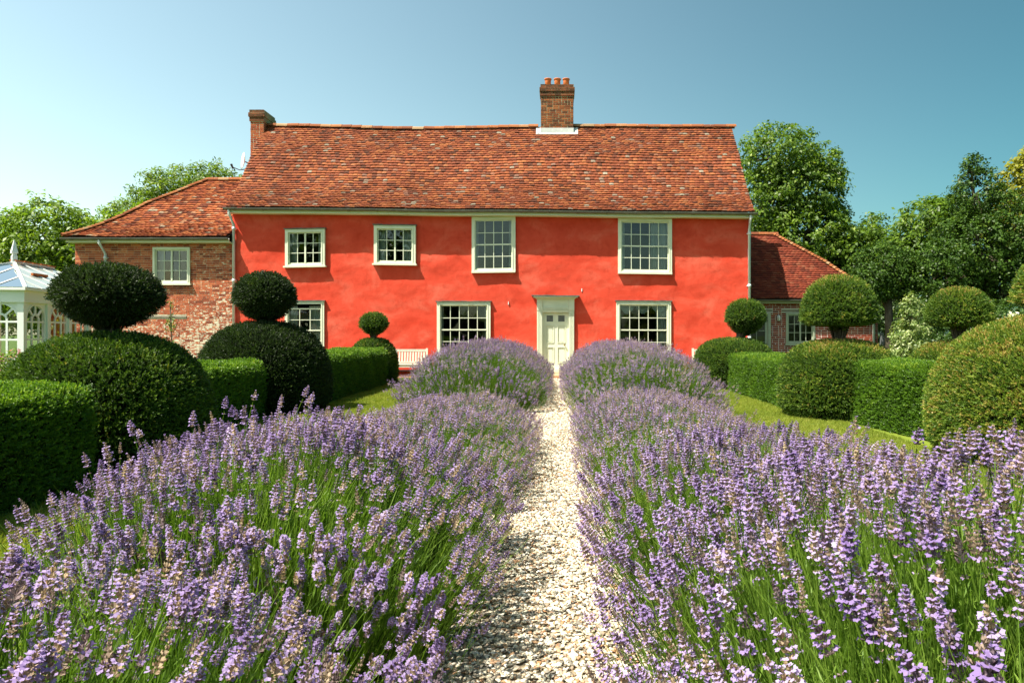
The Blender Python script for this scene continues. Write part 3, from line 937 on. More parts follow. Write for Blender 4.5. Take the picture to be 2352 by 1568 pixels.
# windows of the front
window(house, -9.18, -7.85, 3.68, 4.91, WY, 4, 3, 0.10, 0.10, mid=2, skew=0.018)
window(house, -6.20, -4.80, 3.77, 5.05, WY, 4, 3, 0.10, 0.105, mid=2, skew=-0.012)
window(house, -2.92, -1.45, 3.50, 5.33, WY, 4, 4, 0.07, 0.10, meet=2, hood=False, skew=0.016, lip=0.0)
window(house, 2.00, 3.81, 3.48, 5.29, WY, 5, 4, 0.07, 0.10, meet=2, hood=False, skew=-0.014, lip=0.0)
window(house, -9.20, -7.88, 0.72, 2.50, WY, 3, 4, 0.07, 0.09, meet=2, topgap=0.14)
window(house, -4.09, -2.29, 0.65, 2.48, WY, 5, 4, 0.07, 0.10, meet=2)
window(house, 1.94, 3.78, 0.62, 2.50, WY, 5, 4, 0.07, 0.10, meet=2, skew=-0.006)
curtain(-9.08, -7.95, 3.70, 4.85, WY + 0.14, 'dark-edged pale curtains drawn open in the upstairs window over the ball topiary', parts=[(-9.06, -8.86, 1), (-8.14, -7.97, -1)])
curtain(-6.1, -4.9, 3.80, 4.98, WY + 0.14, 'pale curtains drawn open in the small upstairs window with dark panes above the left bench', parts=[(-6.09, -5.85, 1), (-5.28, -4.92, -1)])
curtain(-2.82, -1.55, 3.55, 5.25, WY + 0.14, 'narrow pale curtain edges in the upstairs sash window left of the door', parts=[(-2.82, -2.72, 1), (-1.68, -1.55, -1)])
curtain(2.1, 3.7, 3.52, 5.22, WY + 0.14, 'white curtains in the wide upstairs sash window right of the door', parts=[(2.10, 2.24, 1), (3.12, 3.38, -1), (3.40, 3.70, -1)])
curtain(-9.1, -8.0, 0.76, 2.35, WY + 0.14, 'white curtains in the ground-floor window half hidden behind topiary', parts=[(-9.1, -8.85, 1), (-8.45, -8.0, -1)])
curtain(-4.0, -2.4, 0.70, 2.4, WY + 0.14, 'thin pale curtain edges in the ground-floor window left of the door', parts=[(-3.99, -3.90, 1), (-2.50, -2.40, -1)])
curtain(2.05, 3.68, 0.66, 2.42, WY + 0.14, 'swagged cream curtains in the ground-floor window right of the door', parts=[(3.30, 3.42, -1), (3.43, 3.68, -1)], swag=True)
# little plaster chips
for (x, z) in ((-1.69, 2.44), (0.78, 2.88), (-9.9, 3.4)):
    MB().box(x - 0.012, x + 0.012, WY - 0.03, WY + 0.01, z - 0.05, z + 0.05).build('plaster_chip', M['white'], house)

# door with its surround
DX = -0.10
dr = MB()
dr.box(-0.545, 0.345, WY + 0.055, WY + 0.10, 0.24, 2.12)
door = dr.build('door', M['cream'], house)
d = MB()
yf = WY + 0.038
for (a, b, c_, e) in ((-0.545, -0.435, 0.24, 2.12), (0.235, 0.345, 0.24, 2.12), (-0.155, -0.045, 0.24, 2.12)):
    d.box(a, b, yf, WY + 0.056, c_, e)
for (z0, z1) in ((0.24, 0.42), (0.97, 1.10), (1.70, 1.79), (2.06, 2.12)):
    for (a, b) in ((-0.435, -0.155), (-0.045, 0.235)): d.box(a, b, yf + 0.001, WY + 0.056, z0, z1)
d.build('door_rail', M['cream'], door)
for (a, b) in ((-0.435, -0.155), (-0.045, 0.235)):
    for (z0, z1) in ((0.42, 0.97), (1.10, 1.70)):
        p = MB()
        p.box(a + 0.05, b - 0.05, WY + 0.046, WY + 0.0555, z0 + 0.05, z1 - 0.05)
        for q in ((a, a + 0.022, z0, z1), (b - 0.022, b, z0, z1), (a + 0.022, b - 0.022, z0, z0 + 0.022), (a + 0.022, b - 0.022, z1 - 0.022, z1)):
            p.box(q[0], q[1], yf - 0.014, WY + 0.0555, q[2], q[3])
        p.build('door_panel', M['cream'], door)
    p = MB()
    for q in ((a, a + 0.03, 1.79, 2.06), (b - 0.03, b, 1.79, 2.06), (a + 0.03, b - 0.03, 1.79, 1.82), (a + 0.03, b - 0.03, 2.03, 2.06)):
        p.box(q[0], q[1], yf - 0.012, WY + 0.0555, q[2], q[3])
    p.build('pane_frame', M['cream'], door)
    MB().box(a + 0.03, b - 0.03, WY + 0.047, WY + 0.052, 1.82, 2.03).build('pane', M['lead'], door)
MB().lathe([(0.012, 0), (0.012, 0.03), (0.026, 0.035), (0.032, 0.05), (0.026, 0.066), (0.008, 0.072)], (0, 0, 0), 12).xform(Matrix.Translation((0.205, yf, 1.03)) @ Matrix.Rotation(math.pi / 2, 4, 'X')).build('door_knob', M['brass'], door, True)
sd = MB()
for sx in (-1, 1):
    cx = DX + sx * 0.535
    sd.box(cx - 0.09, cx + 0.09, WY - 0.075, WY + 0.10, 0.24, 2.20)
    for k in range(4):
        xx = cx - 0.066 + k * 0.044
        sd.box(xx - 0.014, xx + 0.014, WY - 0.092, WY - 0.074, 0.44, 2.16)
    sd.box(cx - 0.10, cx + 0.10, WY - 0.095, WY + 0.05, 0.24, 0.42)
    sd.box(cx - 0.092, cx + 0.092, WY - 0.098, WY + 0.09, 2.201, 2.56)
    sd.tube([(cx, WY - 0.115, 2.27), (cx, WY - 0.095, 2.27)], 0.028, 12)
sd.build('pilaster', M['cream'], house)
fz = MB()
fz.box(DX - 0.44, DX + 0.44, WY - 0.07, WY + 0.10, 2.125, 2.56)
for k in range(3): fz.box(DX - 0.44, DX + 0.44, WY - 0.088 - 0.008 * k, WY - 0.069, 2.17 + k * 0.05, 2.20 + k * 0.05)
fz.build('frieze', M['cream'], house)
cn = MB()
for k, (ex, pr, z0, z1) in enumerate(((0.64, 0.12, 2.561, 2.59), (0.68, 0.19, 2.591, 2.62), (0.74, 0.27, 2.621, 2.665))):
    cn.box(DX - ex, DX + ex, WY - pr, WY + 0.02, z0, z1)
cn.build('cornice', M['cream'], house)
ld = MB()
for i in range(8):
    a = DX - 0.80 + 0.2 * i
    dz = random.uniform(-0.006, 0.006) - 0.003 * i
    ld.box(a, a + 0.2, WY - 0.31, WY + 0.02, 2.672 + dz, 2.705 + dz)
ld.build('cornice_lead', M['lead'], house)
MB().box(DX - 0.44, DX + 0.44, WY - 0.03, WY + 0.3, 0.15, 0.238).build('threshold', M['cream'], house)
for i, (z0, z1, y0, hw) in enumerate(((0.08, 0.149, 22.62, 0.55), (0.0, 0.079, 22.22, 0.70))):
    MB().box(DX - hw, DX + hw, y0, WY - 0.052, z0, z1 - 0.004).build('stone_step', M['stone'], house)

# chimneys
def chimney(x0, x1, y0, y1, z0, z1, mat, mort, cap, label=None, seed=3, capz=0.42):
    c_ = MB().box(x0 + 0.006, x1 - 0.006, y0 + 0.006, y1 - 0.006, z0, z1 - 0.01)
    C_ = c_.build('chimney', M[mort], house)
    bs = brick_rows(x0, x1, z0, z1 - capz, y0 + 0.004, (), 0.05, 0.078, seed, joint=0.02)
    R = Matrix.Rotation(math.pi / 2, 4, 'Z')
    side = []
    for sgn, xf in ((1, x1), (-1, x0)):
        for (mm, r_) in brick_rows(y0, y1, z0, z1 - capz, 0, (), 0.05, 0.078, seed + 7, joint=0.02):
            side.append((Matrix.Translation((xf - sgn * 0.004, 0, 0)) @ (R if sgn > 0 else Matrix.Translation((0, y0 + y1, 0)) @ Matrix.Rotation(-math.pi / 2, 4, 'Z')) @ mm, r_))
    pieces('brick', bs + side, M[mat], C_, 300, lambda p: p.y - 0.1 * p.z)
    for k, (e, za, zb) in enumerate(cap):
        capb = brick_rows(x0 - e, x1 + e, za, zb, y0 - e, (), 0.1, 0.078, seed + 20 + k, joint=0.014)
        MB().box(x0 - e + 0.004, x1 + e - 0.004, y0 - e + 0.004, y1 + e - 0.004, za, zb - 0.006).build('cap_course', M['mortar_dark'], C_)
        pieces('cap_brick', capb, M['brick_cap'], C_, 80)
    return C_
C1 = chimney(-0.66, 0.55, 25.42, 26.2, 8.6, 10.68, 'brick_chim', 'mortar_dark', ((0.03, 10.26, 10.42), (0.055, 10.421, 10.57), (0.02, 10.571, 10.68)))
for (x, s) in ((-0.40, 1.0), (-0.045, 1.02), (0.285, 0.97)):
    pot = MB().lathe([(0.115, 0), (0.112, 0.24), (0.118, 0.29), (0.138, 0.295), (0.138, 0.33), (0.108, 0.335), (0.095, 0.3), (0.095, 0.05)], (x, 25.75, 10.675), 20)
    pot.build('chimney_pot', M['pot'], C1, True)
fl = MB()
def on_roof(x, z):                     # roof point at height z
    lo, hi = 0.0, 1.0
    for _ in range(30):
        mdl = (lo + hi) / 2
        if roof_profile(x, mdl).z < z: lo = mdl
        else: hi = mdl
    return roof_profile(x, lo)
zb_, zt_ = 8.78, 9.0
for (xa, xb, o) in ((-0.84, -0.62, 0.055), (-0.62, -0.2, 0.062), (-0.2, 0.15, 0.058), (0.15, 0.52, 0.063), (0.52, 0.72, 0.056)):
    a, b = on_roof(xa, zb_), on_roof(xb, zb_)
    c_, d_ = on_roof(xa, zt_ + 0.10), on_roof(xb, zt_ + 0.10)
    nrm = Vector((0, -0.78, 0.62)) * o
    fl.add([a + nrm, b + nrm, d_ + nrm, c_ + nrm, a, b, d_, c_], [(0, 1, 2, 3), (4, 5, 1, 0), (7, 4, 0, 3), (5, 6, 2, 1)])
fl.box(-0.67, 0.56, 25.395, 25.44, 8.85, 9.06)
fl.build('lead_flashing', M['lead_pale'], C1)
C2 = chimney(-11.46, -10.96, 25.38, 26.3, 5.0, 9.72, 'brick_stack', 'mortar', ((0.03, 9.30, 9.46), (0.06, 9.461, 9.62), (0.03, 9.621, 9.72)), seed=9)

# ================================================================== LEFT BRICK WING
wing = thing('brick_wing', 'old brick wing with flaking limewash and hipped tiled roof beside the red house', 'house', (-13.6, 24.5, 0))
LX0, LX1 = -16.30, -10.99
LH = [(-13.62, -12.45, 3.14, 4.28)]
wall_sheet('wall', M['mortar'], wing, LX0, LX1, 0.0, lambda x: 4.52, 23.02, LH, 0.6, 0.0)
lb = brick_rows(LX0, LX1, 0.0, 4.46, 23.02, LH + [(-14.1, -12.55, 1.95, 2.02)], 0.05, 0.0765, 21, 0.007, 0.35)
pieces('brick', lb, M['brick_old'], wing, 300, lambda p: abs(p.x + 12.0) + 0.25 * abs(p.z - 2.6))
MB().box(-14.1, -12.55, 22.995, 23.1, 1.955, 2.015).build('timber_strip', M['oldwood'], wing)
MB().box(LX0 + 0.005, LX0 + 0.3, 23.33, 28.2, 0, 4.5).build('end_wall', M['brick_old'], wing)
lintel = window(wing, -13.66, -12.41, 3.10, 4.32, 23.02, 4, 3, 0.06, 0.075, mid=2, hood=False, bar=0.02)
MB().box(LX0 + 0.4, LX1 - 0.05, 24.6, 24.7, 2.9, 4.5).build('interior', M['interior'], wing)
MB().box(LX0 + 0.4, LX1 - 0.05, 23.4, 24.6, 2.8, 2.9).build('interior', M['interior'], wing)
curtain(-13.55, -12.5, 3.15, 4.22, 23.2, 'pale curtain edge in the casement window of the brick wing', parts=[(-13.55, -13.38, 1)])
EY, RZ, RYW, EZ = 22.64, 7.2, 25.85, 4.62
XE, XR = -16.46, -13.24
def wing_pt(x, t):
    y = EY + (RYW - EY) * t
    z = EZ + (RZ - EZ) * (t - 0.05 * math.sin(math.pi * min(1, 1.8 * t)) * (1 if t < 0.555 else 0)) + 0.02 * float(wave(x, t * 5, 8)) + 0.015 * float(wave(x * 2.2, t * 9, 3))
    return Vector((x, y, z))
def wing_surf(x, t):
    return wing_pt(x, t), None, (wing_pt(x + 0.05, t) - wing_pt(x - 0.05, t)).normalized(), None
wr = MB()
for i in range(21):
    for k in range(21):
        xa = XE + (XR - XE) * k / 20
        wr.v.append(tuple(wing_pt(xa + (-11.0 - xa) * i / 20, k / 20) + Vector((0, 0.02, -0.02))))
for i in range(20):
    for k in range(20):
        wr.f.append((i * 21 + k, i * 21 + 21 + k, i * 21 + 22 + k, i * 21 + k + 1)); wr.mi.append(0); wr.rnd.append(0)
wr.add([(XE + .15, EY + .1, EZ - .05), (XR + .15, RYW, RZ - .1), (XE + .15, 28.9, EZ - .05)], [(0, 1, 2)])
wr.add([(XR, RYW, RZ), (-11.0, RYW, RZ), (-11.0, 28.9, EZ), (XE, 28.9, EZ)], [(0, 1, 2, 3)])
wr.v = [(a, b, c_ - 0.02) for a, b, c_ in wr.v]
WR = wr.build('roof', M['batten'], wing)
NW = 34
tiled_slope(WR, [(j / NW, (j + 1) / NW, XE + (XR - XE) * j / NW, -11.02) for j in range(NW)], wing_surf, M['tile_wing'], 0.166, 300, lambda p: p.y * 6 + abs(p.x + 12) * 0.3)
def hipside(x, t):                     # the left-hand hip slope: x runs along world y
    xx = XE + (XR - XE) * t
    z = EZ + (RZ - EZ) * (t - 0.05 * math.sin(math.pi * min(1, 1.8 * t)) * (1 if t < 0.555 else 0))
    return Vector((xx, x, z))
def hip_surf(x, t):
    return hipside(x, t), None, Vector((0, -1, 0)), None
tiled_slope(WR, [(j / NW, (j + 1) / NW, EY + (RYW - EY) * j / NW, 28.9 - (28.9 - RYW) * j / NW) for j in range(NW)], hip_surf, M['tile_wing'], 0.166, 0)
def hip_tiles(roofobj, p0f, n, mat, size=0.17):
    hb = MB()
    for i, yy in enumerate((0, 1)):
        for a in np.linspace(0, math.pi, 6): hb.v.append((-math.cos(a) * (1.0 - 0.25 * yy), yy, math.sin(a) * (0.55 - 0.15 * yy)))
        for a in np.linspace(0, math.pi, 6): hb.v.append((-math.cos(a) * (1.0 - 0.25 * yy), yy, math.sin(a) * (0.55 - 0.15 * yy) - 0.12))
    for k in range(5):
        hb.f += [(k, k + 1, 12 + k + 1, 12 + k), (6 + k, k, k + 1, 6 + k + 1)[::-1], (6 + k + 1, 6 + k, 18 + k, 18 + k + 1)]
    hb.mi = [0] * len(hb.f); hb.rnd = [0] * len(hb.f)
    me = hb.mesh('hip_tile', mat)
    for j in range(n):
        a, b = p0f(j / n), p0f((j + 1) / n)
        u = (b - a).normalized()
        xx = u.cross(Vector((0, 0, 1))).normalized()
        nn = xx.cross(u)
        o = a + nn * (0.02 + random.uniform(0, 0.012))
        u2 = (u - nn * 0.0 + nn * -0.10).normalized()
        nn = xx.cross(u2)
        R = Matrix((xx, u2, nn)).transposed().to_4x4()
        inst('hip_tile', me, Matrix.Translation(o + nn * 0.03) @ R @ Matrix.Diagonal((size * 0.75, (b - a).length * 1.35, size * 0.75, 1)), roofobj, random.random())
hip_tiles(WR, lambda t: wing_pt(XE + (XR - XE) * t, t), 38, M['ridge'])
x = XR
while x < -11.15:
    inst('ridge_tile', RT, Matrix.Translation((x + 0.2, RYW, RZ + 0.01 + random.gauss(0, 0.005))) @ Matrix.Diagonal((0.395, 0.13, 0.13, 1)), WR, random.random())
    x += 0.4
e = MB()
e.box(XE + 0.06, LX1 + 0.02, 22.72, 22.755, EZ - 0.17, EZ - 0.03); e.box(XE + 0.06, LX1 + 0.02, 22.755, 23.02, EZ - 0.17, EZ - 0.145)
e.box(XE + 0.06, XE + 0.09, 22.76, 28.5, EZ - 0.14, EZ - 0.03)
e.build('eaves_board', M['cream'], wing)
gutter(wing, XE - 0.05, -10.95, lambda x: EZ - 0.035, 22.64, 0.07, 1.35)
downpipe(wing, -15.25, 22.65, EZ - 0.05, 22.93, 0.1, 0.03)

# ================================================================== RIGHT BRICK WING
rw = thing('brick_wing', 'low newer red brick wing with dark tiled hipped roof and pale mortar', 'house', (9.2, 26.5, 0))
RY = 24.85
RX0, RX1 = 6.46, 11.62
RH = [(8.31, 9.30, 1.08, 2.14), (6.72, 7.68, 0.0, 2.12)]
wall_sheet('wall', M['mortar_white'], rw, RX0, RX1, 0.0, lambda x: 2.62, RY, RH, 0.6, 0.0)
rb = brick_rows(RX0, RX1, 0.0, 2.58, RY, RH + [(8.12, 9.5, 2.20, 2.29), (6.6, 7.78, 2.20, 2.29)], 0.05, 0.078, 31, 0.006, 0.25, 0.019)
pieces('brick', rb, M['brick_new'], rw, 300, lambda p: abs(p.x - 8.6) + 0.2 * abs(p.z - 1.6))
for a, b in ((8.12, 9.5), (6.6, 7.78)): MB().box(a, b, RY - 0.004, RY + 0.1, 2.205, 2.285).build('lintel', M['oldwood'], rw)
endb = [(Matrix.Translation((RX1, 0, 0)) @ Matrix.Rotation(math.pi / 2, 4, 'Z') @ mm, r_) for mm, r_ in brick_rows(RY + 0.31, 29.5, 0, 2.58, 0.0, (), 0.05, 0.078, 33)]
pieces('end_brick', endb, M['brick_new'], rw, 0)
MB().box(RX1 - 0.28, RX1 - 0.006, RY + 0.305, 29.5, 0, 2.6).build('end_wall', M['mortar_white'], rw)
MB().box(RX0 + 0.05, RX1 - 0.3, 26.4, 26.5, 0, 2.6).build('interior', M['interior'], rw)
MB().box(RX0 + 0.05, RX1 - 0.3, RY + 0.31, 26.4, -0.05, 0.05).build('interior', M['interior'], rw)
window(rw, 8.27, 9.33, 1.04, 2.18, RY, 4, 3, 0.03, 0.07, mat='green', mid=2, hood=False, bar=0.02)
# glazed garden door
gd = MB()
for q in ((6.70, 6.80, 0.05, 2.16), (7.62, 7.72, 0.05, 2.16), (6.80, 7.62, 2.06, 2.16)): gd.box(q[0], q[1], RY - 0.03, RY + 0.12, q[2], q[3])
GD = gd.build('door', M['green'], rw)
gd = MB()
for q in ((6.80, 6.90, 0.06, 2.05), (7.52, 7.62, 0.06, 2.05), (6.90, 7.52, 1.95, 2.05), (6.90, 7.52, 0.06, 0.7)): gd.box(q[0], q[1], RY + 0.01, RY + 0.06, q[2], q[3])
gd.box(7.197, 7.223, RY + 0.015, RY + 0.055, 0.7, 1.95)
for z in (1.10, 1.52): gd.box(6.90, 7.52, RY + 0.018, RY + 0.052, z - 0.012, z + 0.012)
gd.build('sash', M['green'], GD)
for (a, b) in ((6.9, 7.21), (7.21, 7.52)):
    for (z0, z1) in ((0.7, 1.1), (1.1, 1.52), (1.52, 1.95)): MB().box(a, b, RY + 0.033, RY + 0.037, z0, z1).build('pane', M['glass'], GD)
REY, RRZ, RRY, REZ = 24.5, 5.42, 27.74, 2.66
RXE, RXR = 11.98, 8.72
def rw_pt(x, t):
    return Vector((x, REY + (RRY - REY) * t, REZ + (RRZ - REZ) * (t - 0.04 * math.sin(math.pi * min(1, 1.8 * t)) * (1 if t < 0.555 else 0)) + 0.008 * float(wave(x, t * 5, 18))))
def rw_surf(x, t): return rw_pt(x, t), None, Vector((1, 0, 0)), None
r = MB()
for i in range(21):
    for k in range(21):
        xa = RXE + (RXR - RXE) * k / 20
        r.v.append(tuple(rw_pt(6.2 + (xa - 6.2) * i / 20, k / 20) + Vector((0, 0.02, -0.02))))
for i in range(20):
    for k in range(20):
        r.f.append((i * 21 + k, i * 21 + 21 + k, i * 21 + 22 + k, i * 21 + k + 1)); r.mi.append(0); r.rnd.append(0)
r.add([(RXE, REY, REZ), (RXE, 31.0, REZ), (RXR, RRY, RRZ)], [(0, 1, 2)])
r.add([(6.2, RRY, RRZ), (RXR, RRY, RRZ), (RXE, 31.0, REZ), (6.2, 31, REZ)], [(0, 1, 2, 3)])
r.v = [(a, b, c_ - 0.02) for a, b, c_ in r.v]
RW = r.build('roof', M['batten'], rw)
NQ = 36
tiled_slope(RW, [(j / NQ, (j + 1) / NQ, 6.46, RXE + (RXR - RXE) * j / NQ) for j in range(NQ)], rw_surf, M['tile_dark'], 0.166, 300, lambda p: p.y * 6 + abs(p.x - 8) * 0.3, 0.6)
def rhip_surf(x, t):
    return Vector((RXE + (RXR - RXE) * t, x, REZ + (RRZ - REZ) * t)), None, Vector((0, 1, 0)), None
tiled_slope(RW, [(j / NQ, (j + 1) / NQ, REY + (RRY - REY) * j / NQ, 31 - (31 - RRY) * j / NQ) for j in range(NQ)], rhip_surf, M['tile_dark'], 0.166, 0, None, 0.6)
hip_tiles(RW, lambda t: rw_pt(RXE + (RXR - RXE) * t, t), 38, M['ridge'])
x = 6.5
while x < RXR:
    inst('ridge_tile', RT, Matrix.Translation((x + 0.2, RRY, RRZ + random.gauss(0, 0.004))) @ Matrix.Diagonal((0.395, 0.13, 0.13, 1)), RW, random.random())
    x += 0.4
e = MB()
e.box(RX0, RXE - 0.05, 24.58, 24.61, REZ - 0.15, REZ - 0.03); e.box(RX0, RXE - 0.05, 24.61, RY, REZ - 0.15, REZ - 0.125)
e.box(RXE - 0.08, RXE - 0.05, 24.62, 30.5, REZ - 0.15, REZ - 0.03); e.box(RX1, RXE - 0.08, 24.86, 30.5, REZ - 0.15, REZ - 0.125)
e.build('eaves_board', M['green'], rw)
gutter(rw, RX0 + 0.02, RXE + 0.06, lambda x: REZ - 0.035, 24.5, 0.062, 1.3)
downpipe(rw, 11.46, 24.52, REZ - 0.05, RY - 0.06, 0.05, -0.02, 'galv')
# bulkhead lamp
lt = thing('wall_lamp', 'oval caged bulkhead lamp on the brick wing wall between door and window', 'lamp', (8.0, RY - 0.02, 1.98))
MB().lathe([(0.085, 0), (0.085, 0.025), (0.07, 0.03)], (0, 0, 0), 18).xform(Matrix.Translation((8.0, RY - 0.006, 1.98)) @ Matrix.Diagonal((1, 1, 1.55, 1)) @ Matrix.Rotation(math.pi / 2, 4, 'X')).build('base', M['iron'], lt, True)
MB().lathe([(0.07, 0.03), (0.066, 0.07), (0.045, 0.10), (0.01, 0.112)], (0, 0, 0), 18).xform(Matrix.Translation((8.0, RY - 0.006, 1.98)) @ Matrix.Diagonal((1, 1, 1.6, 1)) @ Matrix.Rotation(math.pi / 2, 4, 'X')).build('shade', M['white'], lt, True)
cg = MB()
for dx in (-0.03, 0.03): cg.tube([(8 + dx, RY - 0.03, 1.85), (8 + dx, RY - 0.125, 1.93), (8 + dx, RY - 0.125, 2.03), (8 + dx, RY - 0.03, 2.11)], 0.005, 5)
cg.tube([(7.92, RY - 0.03, 1.98), (7.95, RY - 0.115, 1.98), (8.05, RY - 0.115, 1.98), (8.08, RY - 0.03, 1.98)], 0.005, 5)
cg.build('cage', M['iron'], lt)

# satellite dish
sdh = thing('satellite_dish', 'grey satellite dish seen edge-on beside the left chimney', 'dish', (-11.6, 25.3, 7.6))
prof = [(0.02, 0.0), (0.12, 0.008), (0.22, 0.03), (0.31, 0.062), (0.31, 0.07), (0.2, 0.042), (0.02, 0.012)]
MB().lathe(prof, (0, 0, 0), 24).xform(Matrix.Translation((-11.64, 25.30, 7.80)) @ Matrix.Rotation(math.radians(36), 4, 'Z') @ Matrix.Rotation(math.radians(-84), 4, 'Y')).build('reflector', M['dish'], sdh, True)
MB().tube([(-11.60, 25.30, 7.5), (-11.8, 25.25, 7.46), (-12.05, 25.2, 7.56)], 0.018, 6).build('arm', M['black'], sdh)
MB().tube([(-12.02, 25.2, 7.5), (-12.08, 25.19, 7.66)], [0.035, 0.045], 8).build('receiver', M['black'], sdh)
MB().tube([(-11.62, 25.31, 7.78), (-11.45, 25.36, 7.7)], 0.022, 8).build('bracket', M['iron'], sdh)

# ================================================================== BENCHES
def bench(xa, xb, yfront, label):
    b = thing('garden_bench', label, 'bench', ((xa + xb) / 2, yfront, 0))
    w = M['bench']
    yb = yfront + 0.52
    for x in (xa, xb):
        MB().box(x - 0.033, x + 0.033, yfront, yfront + 0.065, 0.045, 0.62).build('leg', w, b)
        p = MB()
        p.add([(x - .033, yb - .08, .045), (x + .033, yb - .08, .045), (x + .033, yb - .015, .045), (x - .033, yb - .015, .045),
               (x - .033, yb, .93), (x + .033, yb, .93), (x + .033, yb + .06, .93), (x - .033, yb + .06, .93)],
              [(0, 3, 2, 1), (4, 5, 6, 7), (0, 1, 5, 4), (1, 2, 6, 5), (2, 3, 7, 6), (3, 0, 4, 7)])
        p.build('leg', w, b)
        MB().box(x - 0.04, x + 0.04, yfront - 0.035, yb - 0.02, 0.621, 0.66).build('armrest', w, b)
        MB().box(x - 0.02, x + 0.02, yfront + 0.066, yb - 0.07, 0.33, 0.40).build('side_rail', w, b)
        s = -1 if x > (xa + xb) / 2 else 1
        br = MB().prism([(x + s * .034, .32), (x + s * .034, .15), (x + s * .05, .2), (x + s * .09, .245), (x + s * .16, .285), (x + s * .2, .32)], yfront + 0.02, yfront + 0.045)
        br.build('brace', w, b)
    MB().box(xa + .034, xb - .034, yfront + 0.012, yfront + 0.045, 0.321, 0.40).build('front_rail', w, b)
    for k in range(6): MB().box(xa + .0345, xb - .0345, yfront - 0.004 + k * 0.078, yfront + 0.062 + k * 0.078, 0.401, 0.423).build('seat_slat', w, b)
    MB().box(xa + .034, xb - .034, yb + 0.003, yb + 0.038, 0.82, 0.90).build('top_rail', w, b)
    MB().box(xa + .034, xb - .034, yb - 0.05, yb - 0.015, 0.44, 0.50).build('bottom_rail', w, b)
    n = int((xb - xa) / 0.088)
    for k in range(1, n):
        x = xa + (xb - xa) * k / n
        p = MB()
        p.add([(x - .029, yb - .043, .501), (x + .029, yb - .043, .501), (x + .029, yb - .027, .501), (x - .029, yb - .027, .501),
               (x - .029, yb + .01, .819), (x + .029, yb + .01, .819), (x + .029, yb + .028, .819), (x - .029, yb + .028, .819)],
              [(0, 3, 2, 1), (4, 5, 6, 7), (0, 1, 5, 4), (1, 2, 6, 5), (2, 3, 7, 6), (3, 0, 4, 7)])
        p.build('back_slat', w, b)
bench(-6.0, -4.37, 22.12, 'silvered teak bench against the red wall left of the door')
bench(4.46, 6.1, 22.12, 'silvered teak bench mostly hidden behind the topiary right of the door')

